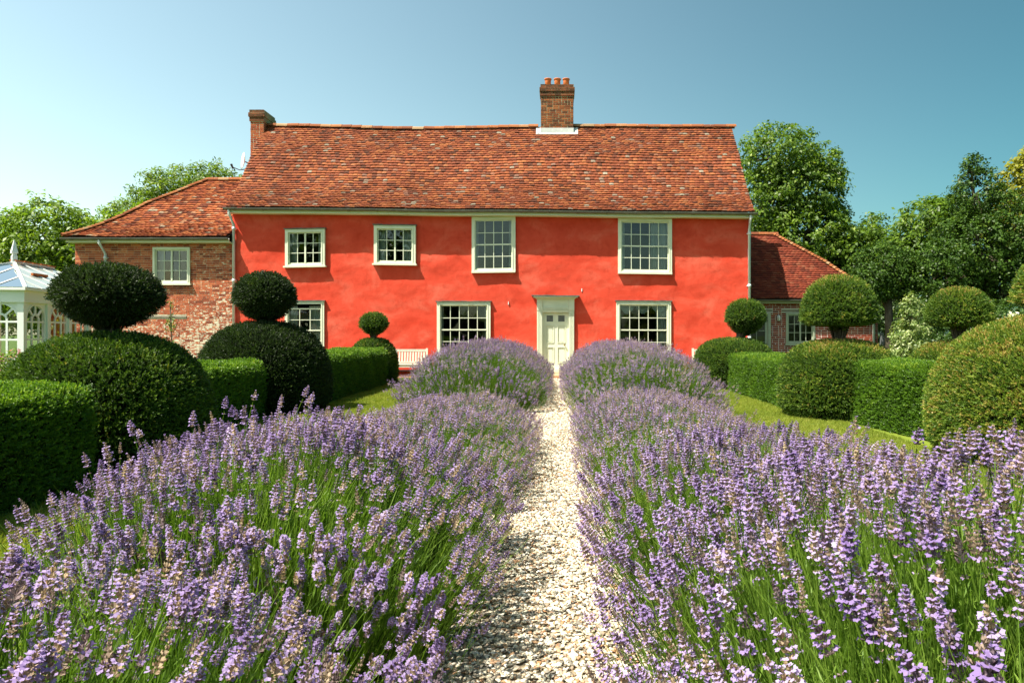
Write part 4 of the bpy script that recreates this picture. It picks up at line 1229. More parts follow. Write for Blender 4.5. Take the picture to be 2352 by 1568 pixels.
# ================================================================== CONSERVATORY
def conservatory():
    A = math.atan2(0.147, 0.989)
    T = Matrix.Translation((-11.6, 14.8, 0)) @ Matrix.Rotation(A, 4, 'Z')
    c_ = thing('conservatory', 'white timber conservatory with hipped glass roof and arched windows', 'conservatory', (-11.6, 14.8, 0))
    Wd, Ln, HE, HR, HIP = 2.8, 3.7, 2.40, 3.14, 2.1
    def B(b, name, mat='white', parent=c_, smooth=False): return b.xform(T).build(name, M[mat], parent, smooth)
    B(MB().box(-Wd + 0.02, -0.02, 0.02, 0.10, 0, 0.45), 'base_wall'); B(MB().box(-0.10, -0.02, 0.101, Ln, 0, 0.45), 'base_wall')
    B(MB().box(-Wd - 0.03, 0.03, -0.03, 0.13, 2.10, HE), 'eave_beam'); B(MB().box(-0.13, 0.03, 0.131, Ln, 2.10, HE), 'eave_beam'); B(MB().box(-Wd - 0.03, -Wd + 0.13, 0.131, Ln, 2.10, HE), 'eave_beam')
    def arched(cx, wd, plane, parent=None):
        """arched window of width wd about cx; plane 'x': on the end face (y=0), 'y': on the long side (x=0)"""
        z0, zs = 0.45, 1.72
        R = wd / 2 - 0.02
        f = MB()
        rot = Matrix.Identity(4) if plane == 'x' else Matrix.Rotation(math.pi / 2, 4, 'Z')
        bw = 0.03
        y = 0.05 if plane == 'x' else 0.05
        def seg(p, q, w=bw): f.bar((p[0], y, p[1]), (q[0], y, q[1]), 0.04, w, (0, 1, 0))
        for s in (-1, 1): seg((s * R, z0), (s * R, zs), 0.045)
        for s in (-1, 1): seg((s * R * 0.36, z0), (s * R * 0.36, zs))
        for z in (z0 + 0.03, z0 + 0.42, z0 + 0.84, zs - 0.04): seg((-R, z), (R, z), 0.028)
        for rr, n, wv in ((R, 16, 0.05), (R * 0.36, 10, 0.032)):
            pts = [(rr * math.cos(a), zs + rr * math.sin(a)) for a in np.linspace(0, math.pi, n)]
            for p, q in zip(pts[:-1], pts[1:]): seg(p, q, wv)
        for a in (math.pi / 4, math.pi * 3 / 4, math.pi / 2): seg((R * 0.36 * math.cos(a), zs + R * 0.36 * math.sin(a)), (R * math.cos(a), zs + R * math.sin(a)))
        # spandrels above the arch
        for s in (-1, 1):
            poly = [(s * (R + 0.02), zs)] + [(s * R * math.cos(a), zs + R * math.sin(a)) for a in np.linspace(0, math.pi / 2, 9)] + [(0, 2.10), (s * (R + 0.02), 2.10)]
            if s < 0: poly = poly[::-1]
            f.prism(poly, y - 0.015, y + 0.015)
        off = Matrix.Translation((cx, 0, 0)) if plane == 'x' else Matrix.Translation((0, cx, 0))
        f.xform(off @ rot)
        W_ = B(f, 'window')
        g = MB().add([(-R, y, z0), (R, y, z0), (R, y, 2.08), (-R, y, 2.08)], [(0, 1, 2, 3)]).xform(off @ rot)
        B(g, 'pane', 'glass', W_)
        return W_
    for k in range(3): arched(-0.48 - k * 0.90, 0.76, 'x')
    for k in range(4): arched(0.50 + k * 0.88, 0.74, 'y')
    for (x, y) in [(-0.06, 0.06)] + [(-0.93, 0.06), (-1.83, 0.06), (-Wd + 0.06, 0.06)] + [(-0.06, 0.94 + 0.88 * k) for k in range(4)] + [(-Wd + 0.06, Ln)]:
        B(MB().box(x - 0.062, x + 0.062, y - 0.062, y + 0.062, 0.0, 2.099), 'post')
    RE = Vector((-Wd / 2, HIP, HR)); RE2 = Vector((-Wd / 2, Ln, HR))
    ea, eb = Vector((0.06, -0.06, HE + .02)), Vector((-Wd - 0.06, -0.06, HE + .02))
    B(MB().bar(ea, RE, 0.06, 0.07), 'rafter'); B(MB().bar(eb, RE, 0.06, 0.07), 'rafter')
    sides = []
    for k in range(6):
        y = 0.55 + k * 0.62
        tt_ = min(1, y / HIP)
        top = ea.lerp(RE, tt_) if y < HIP else Vector((-Wd / 2, y, HR))
        B(MB().bar((0.06, y, HE + .02), top, 0.035, 0.05), 'rafter')
        bot = Vector((-Wd - 0.06, y, HE + .02)); top2 = eb.lerp(RE, tt_) if y < HIP else Vector((-Wd / 2, y, HR))
        B(MB().bar(bot, top2, 0.035, 0.05), 'rafter')
    for k in range(1, 5):
        x = -Wd * k / 5
        u = min(k, 5 - k) / 2.5
        top = (ea if k <= 2 else eb).lerp(RE, u)
        B(MB().bar((x, -0.06, HE + .02), top, 0.035, 0.05), 'rafter')
    def panel(pts): B(MB().add([p + Vector((0, 0, 0.012)) for p in pts] + [p + Vector((0, 0, 0.006)) for p in pts], [tuple(range(len(pts))), tuple(range(2 * len(pts) - 1, len(pts) - 1, -1))]), 'roof_pane', 'dusty')
    ys = [0.0] + [0.55 + k * 0.62 for k in range(6)]
    for a, b in zip(ys[:-1], ys[1:]):
        for e0, sx in ((ea, 0.06), (eb, -Wd - 0.06)):
            def tp(y): return e0.lerp(RE, y / HIP) if y < HIP else Vector((-Wd / 2, y, HR))
            panel([Vector((sx, a, HE + .02)), Vector((sx, b, HE + .02)), tp(b), tp(a)])
    xsx = [0.06] + [-Wd * k / 5 for k in range(1, 5)] + [-Wd - 0.06]
    for k in range(5):
        def tpx(i):
            u = min(i, 5 - i) / 2.5
            return (ea if i <= 2 else eb).lerp(RE, u)
        pts = [Vector((xsx[k], -0.06, HE + .02)), Vector((xsx[k + 1], -0.06, HE + .02)), tpx(k + 1)]
        if k == 2: pts.append(RE); 
        if k not in (0, 4) : pts.append(tpx(k))
        elif k == 4: pts[-1] = tpx(4); 
        panel(pts)
    B(MB().box(-Wd / 2 - 0.05, -Wd / 2 + 0.05, HIP - 0.05, Ln, HR, HR + 0.05), 'ridge_beam')
    rc = MB()
    for k in range(5): rc.box(-Wd / 2 - 0.075, -Wd / 2 + 0.075, HIP - 0.05 + k * 0.34, HIP + 0.25 + k * 0.34, HR + 0.051, HR + 0.075 + 0.006 * (k % 2))
    B(rc, 'ridge_capping', 'pot')
    v0 = Vector((0.06, 1.6, HE + .02)); d0 = (Vector((-Wd / 2, 1.6 , HR)) - Vector((0.06, 1.6, HE + .02)))
    vf = MB()
    for (s0, s1, yy0, yy1) in ((.5, .53, 1.5, 2.1),):
        a = v0 + d0 * s0; b = v0 + d0 * s1
        vf.bar((a.x, yy0, a.z + .05), (a.x, yy1, a.z + .05), 0.05, 0.06)
    B(vf, 'vent_edge', 'pot')
    fin = MB().lathe([(0.075, 0), (0.075, 0.14), (0.055, 0.145), (0.055, 0.19), (0.09, 0.2), (0.085, 0.24), (0.012, 0.52)], (-Wd / 2, HIP, HR + 0.04), 4)
    B(fin, 'finial')
    g = MB().box(-Wd - 0.10, 0.10, -0.12, -0.045, HE - 0.04, HE + 0.015); B(g, 'gutter', 'white')
    g = MB().box(0.045, 0.10, -0.04, Ln, HE - 0.04, HE + 0.015); B(g, 'gutter', 'white')
    B(MB().box(-Wd + 0.1, -0.1, 0.1, Ln, 0.0, 0.03), 'floor', 'stone')
conservatory()

# ================================================================== GATE
gt = thing('garden_gate', 'blue grey wooden garden gate beside the low brick wing', 'gate', (12.2, 24.9, 0))
for x in (11.78, 12.95): MB().box(x - 0.05, x + 0.05, 24.85, 24.95, 0, 1.45).build('gate_post', M['gate'], gt)
MB().box(11.83, 12.90, 24.88, 24.92, 0.05, 0.92).build('boarded_panel', M['gate'], gt)
MB().prism([(11.83, 1.23), (12.4, 1.23), (12.7, 1.30), (12.90, 1.44), (12.90, 1.52), (12.68, 1.40), (12.4, 1.34), (11.83, 1.34)], 24.87, 24.93).build('top_rail', M['gate'], gt)
for k in range(9): MB().box(11.86 + k * 0.12, 11.92 + k * 0.12, 24.885, 24.915, 0.92, 1.26).build('slat', M['gate'], gt)
bk = thing('garden_bench', 'pale wooden bench end beside the variegated shrub', 'bench', (9.3, 19.0, 0))
for x in (9.2, 10.3): MB().box(x - 0.05, x + 0.05, 19.0, 19.07, 0, 0.86).build('leg', M['bench'], bk)
MB().box(9.25, 10.25, 19.01, 19.05, 0.7, 0.84).build('top_rail', M['bench'], bk)
MB().box(9.25, 10.25, 18.6, 19.0, 0.40, 0.44).build('seat', M['bench'], bk)

# ================================================================== PLANT BUILDING BLOCKS
def sprig_mesh(name, mat, n=9, length=0.07, leaf=0.028, width=0.006, flat=0.5, seed=1, droop=0.0):
    """a short shoot along +Z with leaves on both sides"""
    rd = random.Random(seed)
    b = MB()
    for i in range(n):
        t_ = i / (n - 1)
        for s in (-1, 1):
            a = (0 if s > 0 else math.pi) + rd.gauss(0, 1.0 * (1 - flat) + 0.15)
            el = math.radians(30 + 40 * t_ + rd.uniform(-10, 10))
            d = Vector((math.cos(a) * math.cos(el), math.sin(a) * math.cos(el), math.sin(el)))
            p = Vector((0, 0, length * t_))
            ln = leaf * (1.05 - 0.35 * t_) * rd.uniform(0.8, 1.15)
            sd_ = d.cross(Vector((rd.gauss(0, .4), rd.gauss(0, .4), 1))).normalized() * width
            m_ = p + d * ln * 0.45
            b.add([p, m_ + sd_, p + d * ln, m_ - sd_], [(0, 1, 2, 3)])
    return b.mesh(name, mat)

def surf_points(prof, n, wobf=None):
    """area-weighted random points on a lathe profile (r, z); returns P, N (local)"""
    pr = np.array(prof, float)
    seg = np.hypot(np.diff(pr[:, 0]), np.diff(pr[:, 1]))
    ar = seg * (pr[:-1, 0] + pr[1:, 0]) / 2 + 1e-9
    k = RNG.choice(len(ar), n, p=ar / ar.sum())
    u = RNG.random(n)
    r = pr[k, 0] + (pr[k + 1, 0] - pr[k, 0]) * u
    z = pr[k, 1] + (pr[k + 1, 1] - pr[k, 1]) * u
    a = RNG.random(n) * 2 * np.pi
    nr = (pr[k + 1, 1] - pr[k, 1]) / seg[k]; nz = -(pr[k + 1, 0] - pr[k, 0]) / seg[k]
    w = 1.0 + (wobf(a, z) if wobf is not None else 0.0)
    P = np.stack([r * w * np.cos(a), r * w * np.sin(a), z], 1)
    Nn = np.stack([nr * np.cos(a), nr * np.sin(a), nz], 1)
    return P, Nn

def smooth_prof(pts, n=40):
    """Catmull-Rom through (r, z) points"""
    p = [pts[0]] + list(pts) + [pts[-1]]
    out_ = []
    m_ = len(pts) - 1
    for i in range(m_):
        p0, p1, p2, p3 = (np.array(q, float) for q in p[i:i + 4])
        for k in range(max(2, n // m_)):
            t_ = k / max(2, n // m_)
            q = 0.5 * ((2 * p1) + (-p0 + p2) * t_ + (2 * p0 - 5 * p1 + 4 * p2 - p3) * t_ ** 2 + (-p0 + 3 * p1 - 3 * p2 + p3) * t_ ** 3)
            out_.append((max(0.004, q[0]), q[1]))
    out_.append((max(0.004, pts[-1][0]), pts[-1][1]))
    return out_

SPRIG = {}
def foliage(parent, P, Nn, kind, tintv, size, up=0.35, jit=0.35, depth=0.03):
    n = len(P)
    d = Nn + np.array([0, 0, up]) + RNG.normal(0, jit, (n, 3))
    P = P - Nn * (RNG.random(n) ** 2 * depth)[:, None]
    scl = size * RNG.uniform(0.7, 1.3, n) * np.where(Nn[:, 2] < -0.25, 0.55, 1.0)
    srcs = SPRIG[kind]
    return scatter('foliage', parent, P, euler_from(d, RNG.random(n) * 6.283), scl, np.clip(tintv, 0, 1), srcs)

DOME = [(0.92, 0.0), (0.98, 0.12), (1.0, 0.28), (0.97, 0.48), (0.87, 0.69), (0.68, 0.86), (0.42, 0.955), (0.2, 0.99), (0.0, 1.0)]
FLAT = [(0.90, 0.0), (0.98, 0.14), (1.0, 0.32), (0.98, 0.53), (0.89, 0.75), (0.70, 0.90), (0.45, 0.97), (0.2, 0.995), (0.0, 1.0)]
CAP = [(0.20, -0.14), (0.22, -0.05), (0.45, 0.0), (0.90, 0.015), (0.99, 0.06), (1.0, 0.15), (0.97, 0.38), (0.87, 0.61), (0.69, 0.81), (0.42, 0.945), (0.2, 0.988), (0.0, 1.0)]
BALL = [(0.16, -0.08), (0.30, 0.0), (0.66, 0.11), (0.95, 0.33), (1.0, 0.48), (0.95, 0.66), (0.78, 0.83), (0.5, 0.95), (0.25, 0.99), (0.0, 1.0)]

def topiary(label, x, y, R, H, r, zb, zt, kind='yew', dens=1400, dome=DOME, cap=CAP, size=1.0, brown=0.0, ex=1.0, lean=0.0, tb=0.0, ck=None, grp=None):
    t_ = thing('topiary', label, 'topiary', (x, y, 0), grp)
    sd = x * 1.7 + y
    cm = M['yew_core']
    def wob(amp): return lambda a, z: amp * (wave(2.2 * np.cos(a) + sd, 2.2 * np.sin(a) + 1.5 * z, sd) + 0.5 * wave(5 * np.cos(a) + sd, 5 * np.sin(a) + 4 * z, sd * 2))
    MB().tube([(x, y, 0), (x, y, H * 0.6), (x + lean * .5, y, zb), (x + lean, y, zb + 0.5 * (zt - zb))], [0.09, 0.08, 0.07, 0.04], 8).build('trunk', M['bark'], t_)
    # bare twigs flaring from the neck
    tw = MB()
    for k in range(26):
        a = random.uniform(0, 6.283); q = random.uniform(0.35, 0.8) * r
        tw.tube([(x + lean * .4 + 0.05 * math.cos(a), y + 0.05 * math.sin(a), H - 0.08), (x + lean * .7 + 0.4 * q * math.cos(a), y + 0.4 * q * math.sin(a), zb), (x + lean + q * math.cos(a), y + q * math.sin(a), zb + 0.12 * (zt - zb))], [0.02, 0.013, 0.006], 4, False)
    tw.build('neck_twigs', M['bark'], t_)
    for nm, prof, cx, cz, RR, HH, amp in (('dome', dome, x, 0.0, R, H, 0.015), ('crown', cap, x + lean, zb, r, zt - zb, 0.02)):
        pr = smooth_prof([(a * RR, b * HH) for a, b in prof])
        wf = wob(amp)
        core = [(max(0.004, a * 0.945), b * 0.965 + (0.012 if nm == 'crown' else 0)) for a, b in pr]
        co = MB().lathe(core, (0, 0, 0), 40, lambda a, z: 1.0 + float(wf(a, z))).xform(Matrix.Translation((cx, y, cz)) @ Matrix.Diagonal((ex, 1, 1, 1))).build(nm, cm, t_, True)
        pa = np.array(pr)
        area = 2 * math.pi * np.sum(np.hypot(np.diff(pa[:, 0]), np.diff(pa[:, 1])) * (pa[:-1, 0] + pa[1:, 0]) / 2)
        n = int(area * dens * 0.9)
        P, Nn = surf_points(pr, n, wf)
        P[:, 0] *= ex
        P += np.array([cx, y, cz])
        hgt = (P[:, 2] - cz) / HH
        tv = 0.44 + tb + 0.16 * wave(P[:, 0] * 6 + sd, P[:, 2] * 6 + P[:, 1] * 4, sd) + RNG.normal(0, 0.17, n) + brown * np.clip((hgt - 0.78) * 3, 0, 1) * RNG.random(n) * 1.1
        tv = tv - 0.0
        foliage(co, P, Nn, (ck or kind) if nm == 'crown' else kind, tv, size * 1.05, 0.10, 0.40, 0.055)
    return t_

def hedge(label, pts, half, H, kind='box', dens=1500, size=1.0, grp=None):
    """a clipped box hedge along a path of (x, y)"""
    t_ = thing('box_hedge', label, 'hedge', (pts[0][0], pts[0][1], 0), grp)
    core = MB()
    Ps, Ns = [], []
    for (x0, y0), (x1, y1) in zip(pts[:-1], pts[1:]):
        L_ = math.hypot(x1 - x0, y1 - y0)
        ux, uy = (x1 - x0) / L_, (y1 - y0) / L_
        vx, vy = -uy, ux
        n = int((2 * H + 2 * half) * L_ * dens)
        s = RNG.random(n) * L_
        q = RNG.random(n) * (2 * H + 2 * half)
        rr = 0.16
        side1 = q < H; side2 = q > H + 2 * half; top = ~side1 & ~side2
        w = np.where(side1, -half, np.where(side2, half, q - H - half))
        z = np.where(side1, q, np.where(side2, 2 * H + 2 * half - q, H))
        nz = np.where(top, 1.0, 0.0); nw = np.where(side1, -1.0, np.where(side2, 1.0, 0.0))
        # round the shoulders
        k = np.clip((np.abs(w) - (half - rr)) / rr, 0, 1) * np.clip((z - (H - rr)) / rr, 0, 1)
        z = z - 0.30 * rr * k; w = w * (1 - 0.30 * rr / half * k)
        wv = 0.035 * wave(s * 1.6 + x0, w * 2 + z * 2, y0) + 0.02 * wave(s * 4 + x0, w * 5 + z * 5, y0 + 2)
        z = z + wv * nz; w = w + wv * nw
        P = np.stack([x0 + ux * s + vx * w, y0 + uy * s + vy * w, z], 1)
        Nn = np.stack([vx * nw, vy * nw, nz], 1)
        Nn[:, 2] += 0.5 * k; Nn[:, 0] += 0.5 * k * vx * np.sign(w); Nn[:, 1] += 0.5 * k * vy * np.sign(w)
        Ps.append(P); Ns.append(Nn)
        for e0, sgn in ((0, -1), (L_, 1)):       # end faces
            m_ = int(2 * half * H * dens)
            w2 = RNG.uniform(-half, half, m_); z2 = RNG.random(m_) * H
            Ps.append(np.stack([x0 + ux * e0 + vx * w2, y0 + uy * e0 + vy * w2, z2], 1)); Ns.append(np.tile([ux * sgn, uy * sgn, 0], (m_, 1)))
        hi = half - 0.03
        a = [(x0 + ux * e + vx * w_, y0 + uy * e + vy * w_) for e, w_ in ((0.03, -hi), (L_ - 0.03, -hi), (L_ - 0.03, hi), (0.03, hi))]
        b_ = [(x0 + ux * e + vx * w_, y0 + uy * e + vy * w_) for e, w_ in ((0.03, -hi + .1), (L_ - 0.03, -hi + .1), (L_ - 0.03, hi - .1), (0.03, hi - .1))]
        core.add([(p[0], p[1], 0) for p in a] + [(p[0], p[1], H - 0.16) for p in a] + [(p[0], p[1], H - 0.05) for p in b_],
                 [(0, 1, 5, 4), (1, 2, 6, 5), (2, 3, 7, 6), (3, 0, 4, 7), (4, 5, 9, 8), (5, 6, 10, 9), (6, 7, 11, 10), (7, 4, 8, 11), (8, 9, 10, 11)])
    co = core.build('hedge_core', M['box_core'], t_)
    P = np.concatenate(Ps); Nn = np.concatenate(Ns)
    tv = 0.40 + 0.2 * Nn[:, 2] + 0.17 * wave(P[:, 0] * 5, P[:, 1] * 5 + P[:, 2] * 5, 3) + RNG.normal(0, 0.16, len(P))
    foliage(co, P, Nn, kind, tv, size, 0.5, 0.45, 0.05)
    return t_

def leaves(P, Nn, size, aspect, droop=0.0):
    """diamond leaf quads at P facing about Nn"""
    n = len(P)
    a = RNG.normal(0, 1, (n, 3)); a[:, 2] -= droop
    a -= Nn * np.sum(a * Nn, 1, keepdims=True)
    a /= np.linalg.norm(a, axis=1, keepdims=True) + 1e-9
    b = np.cross(Nn, a)
    L_ = (size * RNG.uniform(0.65, 1.3, n))[:, None]
    fold = Nn * L_ * 0.12
    return np.stack([P, P + a * L_ * .5 + b * L_ * aspect * .5 + fold, P + a * L_, P + a * L_ * .5 - b * L_ * aspect * .5 + fold], 1)

def crown_mesh(lobes, nclus, per, crad, size, aspect, mat, inner=0.25, droop=0.3, squash=0.8, tbase=0.42, tamp=0.2, ntilt=0.55):
    """leaf clusters spread through ellipsoid lobes"""
    vol = np.array([l[3] * l[4] + l[4] * l[5] + l[3] * l[5] for l in lobes])
    cnt = RNG.multinomial(nclus, vol / vol.sum())
    C, CN = [], []
    for l, m_ in zip(lobes, cnt):
        d = RNG.normal(0, 1, (m_, 3)); d /= np.linalg.norm(d, axis=1, keepdims=True)
        rr = np.where(RNG.random(m_) < inner, RNG.uniform(0.35, 0.85, m_), RNG.uniform(0.85, 1.05, m_))
        rr = rr * (1 + 0.13 * wave(d[:, 0] * 3 + l[0], d[:, 1] * 3 + d[:, 2] * 3, l[2]))
        C.append(np.array(l[:3]) + d * rr[:, None] * np.array(l[3:6])); CN.append(d)
    C = np.concatenate(C); CN = np.concatenate(CN)
    n = len(C)
    ct = RNG.normal(0, tamp * .6, n)
    off = RNG.normal(0, 1, (n, per, 3)); off /= np.linalg.norm(off, axis=2, keepdims=True)
    off *= (RNG.random((n, per, 1)) ** 0.5) * crad * RNG.uniform(0.6, 1.25, (n, 1, 1))
    off[:, :, 2] *= squash
    P = (C[:, None, :] + off).reshape(-1, 3)
    nn = CN[:, None, :] * 0.5 + off / crad * 0.6 + np.array([0, 0, 0.55]) + RNG.normal(0, ntilt, (n, per, 3))
    nn = nn.reshape(-1, 3); nn /= np.linalg.norm(nn, axis=1, keepdims=True)
    tv = np.clip(tbase + np.repeat(ct, per) + RNG.normal(0, tamp * .8, n * per), 0, 1)
    return quad_mesh('crown', leaves(P, nn, size, aspect, droop), mat, tv), C

def tree(label, name, x, y, trunk_r, trunk_h, lobes, nclus, per, crad, size, aspect, mat, cat='tree', limbs=10, grp=None, **kw):
    t_ = thing(name, label, cat, (x, y, 0), grp)
    me, C = crown_mesh(lobes, nclus, per, crad, size, aspect, mat, **kw)
    o = bpy.data.objects.new('crown', me); COL.objects.link(o); adopt(o, t_)
    tr = MB()
    tr.tube([(x, y, -0.1), (x + 0.05, y, trunk_h * .5), (x, y, trunk_h)], [trunk_r * 1.25, trunk_r, trunk_r * .85], 10)
    tr.build('trunk', M['bark'], t_, True)
    lm = MB()
    idx = RNG.choice(len(C), min(limbs * 5, len(C)), replace=False)
    for l in lobes:
        c_ = Vector(l[:3])
        lm.tube([(x, y, trunk_h * 0.85), Vector((x, y, trunk_h)).lerp(c_, 0.45) + Vector((random.gauss(0, .15), random.gauss(0, .15), 0.1)), c_], [trunk_r * .55, trunk_r * .38, trunk_r * .2], 6)
    for i in idx:
        p = Vector(C[i])
        l = min(lobes, key=lambda q: (Vector(q[:3]) - p).length)
        c_ = Vector(l[:3])
        lm.tube([c_, c_.lerp(p, 0.5) + Vector((random.gauss(0, .12), random.gauss(0, .12), random.gauss(0, .1))), p], [trunk_r * .18, trunk_r * .1, trunk_r * .04], 4, False)
    lm.build('limbs', M['bark'], t_)
    return t_

# ================================================================== CLIPPED TOPIARY AND BOX HEDGES
GT = 'clipped yew topiary along the garden'
def make_sprigs(kind, mat, root, at, n, length, leaf, width, flat):
    SPRIG[kind] = []
    for k in range(3):
        me = sprig_mesh('sprig', mat, n, length, leaf, width, flat, 10 + k)
        o = inst('sprig', me, Matrix.Translation(at) @ Euler((random.uniform(-.5, .5), random.uniform(-.5, .5), k)).to_matrix().to_4x4(), root)
        o['tint'] = 0.5
        SPRIG[kind].append(o)
holder = empty('topiary')       # becomes the first topiary below
bpy.data.objects.remove(holder)
first = thing('topiary', 'big shaded yew topiary with broad mushroom crown beside the conservatory', 'topiary', (-5.0, 7.5, 0))
make_sprigs('yew', M['yew'], first, (-4.6, 6.55, 0.8), 8, 0.065, 0.030, 0.0048, 0.55)
make_sprigs('yew_shaded', M['yew_shaded'], first, (-4.75, 6.5, 0.7), 8, 0.065, 0.030, 0.0048, 0.55)
hb0 = thing('box_hedge', 'rounded end of box hedge in shade in front of the big mushroom topiary', 'hedge', (-4.8, 6.0, 0))
make_sprigs('box', M['boxleaf'], hb0, (-4.55, 5.6, 0.86), 7, 0.05, 0.022, 0.0075, 0.2)
def into(root, made):
    for ch in list(made.children):
        mw = world_of(ch)
        ch.parent = root
        ch.matrix_parent_inverse = world_of(root).inverted() @ mw @ ch.matrix_basis.inverted()
    bpy.data.objects.remove(made)
into(first, topiary('x', -5.0, 7.6, 1.02, 1.40, 0.50, 1.52, 2.15, 'yew', 2800, DOME, BALL, 0.85, 0.15, 1.0, ck='yew_shaded'))
topiary('deeply shaded yew topiary with round ball on a dome below the upstairs window', -5.42, 12.6, 1.12, 1.60, 0.50, 1.68, 2.50, 'yew_shaded', 1900, DOME, BALL, 1.0, 0.0)
topiary('small yew topiary with a little ball next to the left bench', -5.28, 19.5, 0.62, 1.24, 0.36, 1.40, 1.97, 'yew', 1700, [(0.92, 0), (1, .2), (1, .5), (.9, .75), (.6, .94), (.3, .99), (0, 1)], BALL, 1.0, 0.1)
topiary('squat yew topiary with small ball in front of the right bench', 4.60, 17.9, 1.0, 1.25, 0.47, 1.42, 2.27, 'yew', 1700, FLAT, BALL, 1.0, 0.35, 1.0, 0.3)
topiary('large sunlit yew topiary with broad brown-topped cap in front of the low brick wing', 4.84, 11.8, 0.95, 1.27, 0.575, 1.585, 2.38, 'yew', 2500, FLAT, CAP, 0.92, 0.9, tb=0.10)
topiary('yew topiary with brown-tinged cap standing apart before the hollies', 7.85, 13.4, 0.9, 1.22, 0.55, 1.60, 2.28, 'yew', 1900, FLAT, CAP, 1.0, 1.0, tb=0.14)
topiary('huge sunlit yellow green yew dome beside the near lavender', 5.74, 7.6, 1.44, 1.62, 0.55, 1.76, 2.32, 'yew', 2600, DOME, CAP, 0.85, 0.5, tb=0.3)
into(hb0, hedge('x', [(-4.78, 3.6), (-4.82, 6.35)], 0.48, 0.93, 'box', 2300, 0.9))
hedge('sunlit box hedge between the big mushroom topiary and the ball topiary', [(-5.25, 8.7), (-5.4, 11.5)], 0.42, 0.95, 'box', 1500)
hedge('bright box hedge between the shaded ball topiary and the small topiary', [(-5.2, 13.7), (-5.25, 18.8)], 0.50, 1.0, 'box', 1500)
hedge('bright box hedge between the squat topiary and the large capped topiary', [(4.72, 12.7), (4.72, 17.0)], 0.50, 0.90, 'box', 1500)
hedge('dark green box hedge between the large capped topiary and the huge yew dome', [(5.35, 8.9), (5.15, 10.95)], 0.45, 0.98, 'box', 1800)
hedge('low box hedge at the foot of the flaking brick wing wall', [(-10.2, 20.9), (-5.9, 21.0)], 0.4, 0.75, 'box', 900)
hedge('box hedge in front of the low brick wing garden door', [(6.2, 19.0), (8.6, 19.1)], 0.4, 0.72, 'box', 900)

# ================================================================== TREES AND SHRUBS
BT = 'trees beyond the house'
tree('dark tree at the far left behind the conservatory', 'broadleaf_tree', -32.6, 38, 0.3, 4, [(-32.4, 38, 6.0, 1.9, 2.5, 2.4), (-32.5, 38, 3.6, 2.2, 2.5, 2.6)], 500, 26, 0.5, 0.2, 0.55, M['syc'], tbase=0.25)
tree('bright yellow green walnut tree behind the conservatory', 'walnut_tree', -22.0, 30, 0.22, 2.2,
     [(-22.3, 30, 5.2, 2.1, 2.0, 2.0), (-20.6, 30.2, 4.6, 1.6, 1.7, 1.7), (-23.2, 30, 3.4, 1.9, 1.8, 1.8), (-21.0, 29.6, 3.0, 2.2, 1.6, 1.6), (-19.4, 30.6, 5.3, 1.5, 1.4, 1.5), (-18.0, 31, 6.0, 1.5, 1.4, 1.3), (-16.6, 31.4, 6.4, 1.2, 1.2, 1.0)],
     1900, 22, 0.42, 0.22, 0.42, M['walnut'], droop=0.9, tbase=0.5)
tree('airy feathery ash tree behind the brick wing roof', 'ash_tree', -20.0, 37, 0.28, 5,
     [(-20.5, 37, 8.6, 2.3, 2.2, 1.7), (-18.4, 37, 9.0, 1.9, 2.0, 1.5), (-22.6, 37, 7.4, 1.8, 1.8, 1.3), (-16.8, 37.5, 8.9, 1.5, 1.5, 1.0), (-21.2, 37, 6.4, 2.4, 2, 1.6), (-17.5, 37, 7.4, 2.4, 2, 1.5)],
     1700, 24, 0.40, 0.2, 0.36, M['ash'], inner=0.35, limbs=30, tbase=0.45)
tree('tall green sycamore behind the right end of the red house', 'sycamore_tree', 13.0, 38, 0.4, 4,
     [(12.2, 38, 11.2, 2.2, 2.2, 1.7), (13.5, 38, 9.4, 2.4, 2.2, 1.8), (11.4, 38, 8.6, 2.0, 2.0, 2.0), (14.6, 38, 10.6, 1.2, 1.3, 1.3), (13.5, 37.6, 6.8, 2.6, 2.2, 1.7), (15.6, 37.6, 6.0, 2.0, 2.0, 1.6),
      (17.0, 37.6, 5.6, 1.7, 1.6, 1.5), (17.4, 37.8, 7.0, 0.7, 0.8, 1.0), (15.2, 38, 8.2, 0.8, 0.8, 0.6), (11.6, 38, 5.4, 2.4, 2.2, 2.0), (15.4, 38, 3.4, 3.4, 2.2, 2.2), (18.3, 38, 4.9, 1.2, 1.2, 1.1)],
     2700, 24, 0.42, 0.19, 0.62, M['syc'], inner=0.22, limbs=30, tbase=0.5)
tree('fresh green tree rising behind the clipped hollies', 'broadleaf_tree', 18.6, 34, 0.25, 3,
     [(18.5, 34, 6.5, 1.7, 1.8, 1.5), (17.2, 34, 5.2, 1.2, 1.4, 1.2), (19.6, 34, 7.1, 1.3, 1.3, 1.1), (18.5, 34, 3.6, 2.4, 1.9, 2.0)], 900, 20, 0.4, 0.26, 0.4, M['syc'], droop=1.0, tbase=0.42)
tree('golden leaved tree at the far right above the hollies', 'golden_tree', 18.8, 27, 0.25, 4,
     [(18.6, 27, 7.0, 1.1, 1.3, 1.4), (19.4, 27, 7.9, 1.2, 1.3, 1.2), (18.6, 27, 5.4, 1.5, 1.6, 1.6), (20.6, 27.2, 7, 1.6, 1.5, 1.8)], 900, 20, 0.36, 0.17, 0.6, M['gold'], droop=0.5, tbase=0.45)
tree('smaller rounded dark holly tree beside the low wing roof', 'holly_tree', 11.2, 23.2, 0.14, 2.6,
     [(11.0, 23.2, 3.55, 0.95, 0.95, 0.92), (11.7, 23.2, 3.3, 0.7, 0.9, 0.7), (10.6, 23.2, 3.1, 0.7, 0.8, 0.6)], 900, 20, 0.17, 0.085, 0.6, M['holly'], inner=0.15, tbase=0.42)
